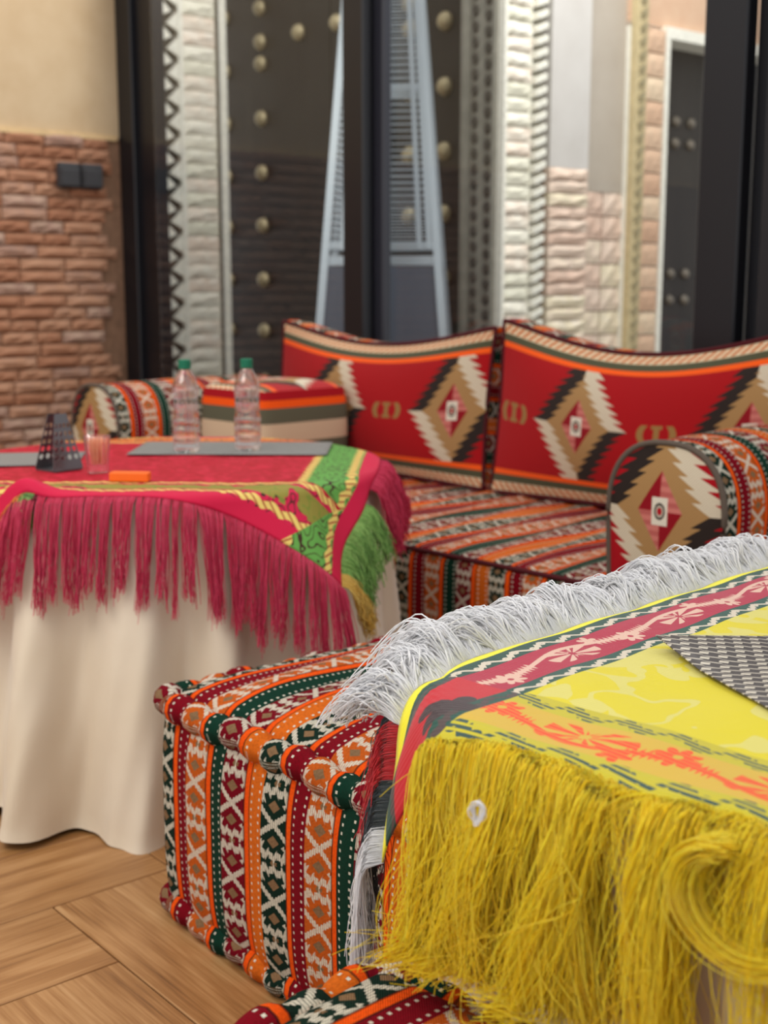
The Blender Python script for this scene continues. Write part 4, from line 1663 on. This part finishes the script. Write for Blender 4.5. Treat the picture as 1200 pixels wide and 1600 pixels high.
cb = np.where(cent < 0.22, np.abs(cb) * 0.5 + 0.005, cb)[ci][:, None]
cy = rng.normal(0, 0.014, nt_)[ci][:, None]
cph = (rng.random(nt_) * 6.28)[ci][:, None]
xo = (bc[:, 0:1] - base[:, 0:1]) * 0.8 * tt + cb * tt ** 1.5 + rng.normal(0, 0.008, (Sn, 1)) * tt
xo += 0.012 * np.sin(tt * 5.0 + cph) * tt
xo += 0.006 * np.sin(tt * (3 + 10 * rng.random((Sn, 1))) + rng.random((Sn, 1)) * 6.28) * tt
yo = -(puff * (1 - np.exp(-tt * 5.0)) + rng.normal(0, 0.006, (Sn, 1)) * tt + 0.006 * np.sin(tt * (4 + 7 * rng.random((Sn, 1))) + rng.random((Sn, 1)) * 6.28) * tt) + cy * tt + 0.010 * np.cos(tt * 5.0 + cph) * tt
zo = -(L * tt - 0.030 * (1 - np.exp(-tt * 7.0))) + 0.014 * np.sin(np.minimum(tt * 4, 1) * math.pi)
# curly flyaways
fly = rng.random(Sn) < 0.09
cr = (0.010 + 0.022 * rng.random(Sn))[:, None] * fly[:, None]
fa = (4 + 6 * rng.random(Sn))[:, None]
fp = (rng.random(Sn) * 6.28)[:, None]
xo += cr * (np.cos(tt * fa + fp)) * tt * 1.4
zo += cr * np.sin(tt * fa + fp) * tt
yo -= cr * 0.9 * tt
Z = base[:, 2:3] + zo
zmin = 0.482 + 0.02 * rng.random((Sn, 1))
ex = np.maximum(zmin - Z, 0)
Z = np.maximum(Z, zmin)
yo -= ex * 0.45 * (0.3 + rng.random((Sn, 1)))
xo -= ex * 0.3 * (rng.random((Sn, 1)) - 0.5)
P = np.stack([base[:, 0:1] + xo, base[:, 1:2] + yo, Z], 2)
strands('fringe', P, 0.00045 + 0.00028 * rng.random(Sn), M_yf, ov2)

# fluffy short top layer of the yellow fringe and the big loop at the right
Sn = 900
t = 0.20 + rng.random(Sn) * 0.475
base, tg = edge_frame(front_edge, t)
M_ = 14
tt = np.linspace(0, 1, M_)[None]
L = (0.05 + 0.06 * rng.random(Sn))[:, None]
dirx = rng.normal(0.15, 0.6, (Sn, 1))
P = np.stack([base[:, 0:1] + L * dirx * tt, base[:, 1:2] + 0.02 - (0.03 + 0.02 * rng.random((Sn, 1))) * np.sin(tt * 1.6) * 1.2,
              base[:, 2:3] + 0.012 * np.sin(tt * 3.1) - L * 0.8 * tt ** 2], 2)
strands('fringe', P, 0.0006, M_yf, ov2)

Sn = 420
cx0 = -S2 / 2 + (-0.452 - FA0)
r0 = 0.030 + 0.016 * rng.random((Sn, 1)) ** 0.7
off = rng.normal(0, 0.010, (Sn, 1))
th = math.radians(95) + tt * math.radians(250) * (0.75 + 0.25 * rng.random((Sn, 1)))
cxl = cx0 + rng.normal(0, 0.005, (Sn, 1)) + 0.03 * tt
P = np.stack([cxl + r0 * np.cos(th) * 1.15, -S2 / 2 - 0.028 + off - 0.015 * tt + 0 * th, 0.655 + r0 * np.sin(th) + 0 * tt], 2)
strands('fringe', P, 0.00065, M_yf, ov2)

# corner tufts: charcoal, red and white threads at the hanging corner
def left_edge(t): return ov2_pt(0 * t, t * S2)


for (t0, t1, mat, S_, ln, sd) in ((0.085, 0.125, M_df, 260, 0.07, 11), (0.05, 0.09, M_rf, 300, 0.09, 12), (0.02, 0.05, M_df, 240, 0.13, 13), (0.0, 0.022, M_wf, 260, 0.15, 14)):
    P = tufted(lambda t: left_edge(t1 - t * (t1 - t0)), S_, 3, ln, 0.12, 0.4, 2.2, sd, 14, 0.006, 0.006)
    strands('fringe', P, 0.0007, mat, ov2)

# small white thread ring caught in the yellow fringe
lp = at(FA, -0.662, 0.80, 0.677)
th = np.linspace(0, 2 * math.pi * 0.9, 20)[None] + rng.normal(2.5, 0.7, (14, 1))
r0 = 0.006 + 0.003 * rng.random((14, 1))
cx = rng.normal(0, 0.0012, (14, 1)); cy = rng.normal(0, 0.0015, (14, 1))
P = np.stack([cx + r0 * 0.75 * np.cos(th), cy + 0.003 * np.sin(th * 2 + cx * 900), cx + r0 * 1.25 * np.sin(th)], 2)
w_, u_ = frame(FA)
loc = np.array([lp.x - FC.x, lp.y - FC.y])
P[..., 0] += loc[0] * u_[0] + loc[1] * u_[1]
P[..., 1] += loc[0] * w_[0] + loc[1] * w_[1]
P[..., 2] += lp.z
strands('thread_loop', P, 0.0005, M_wf, ov2, 1.0)
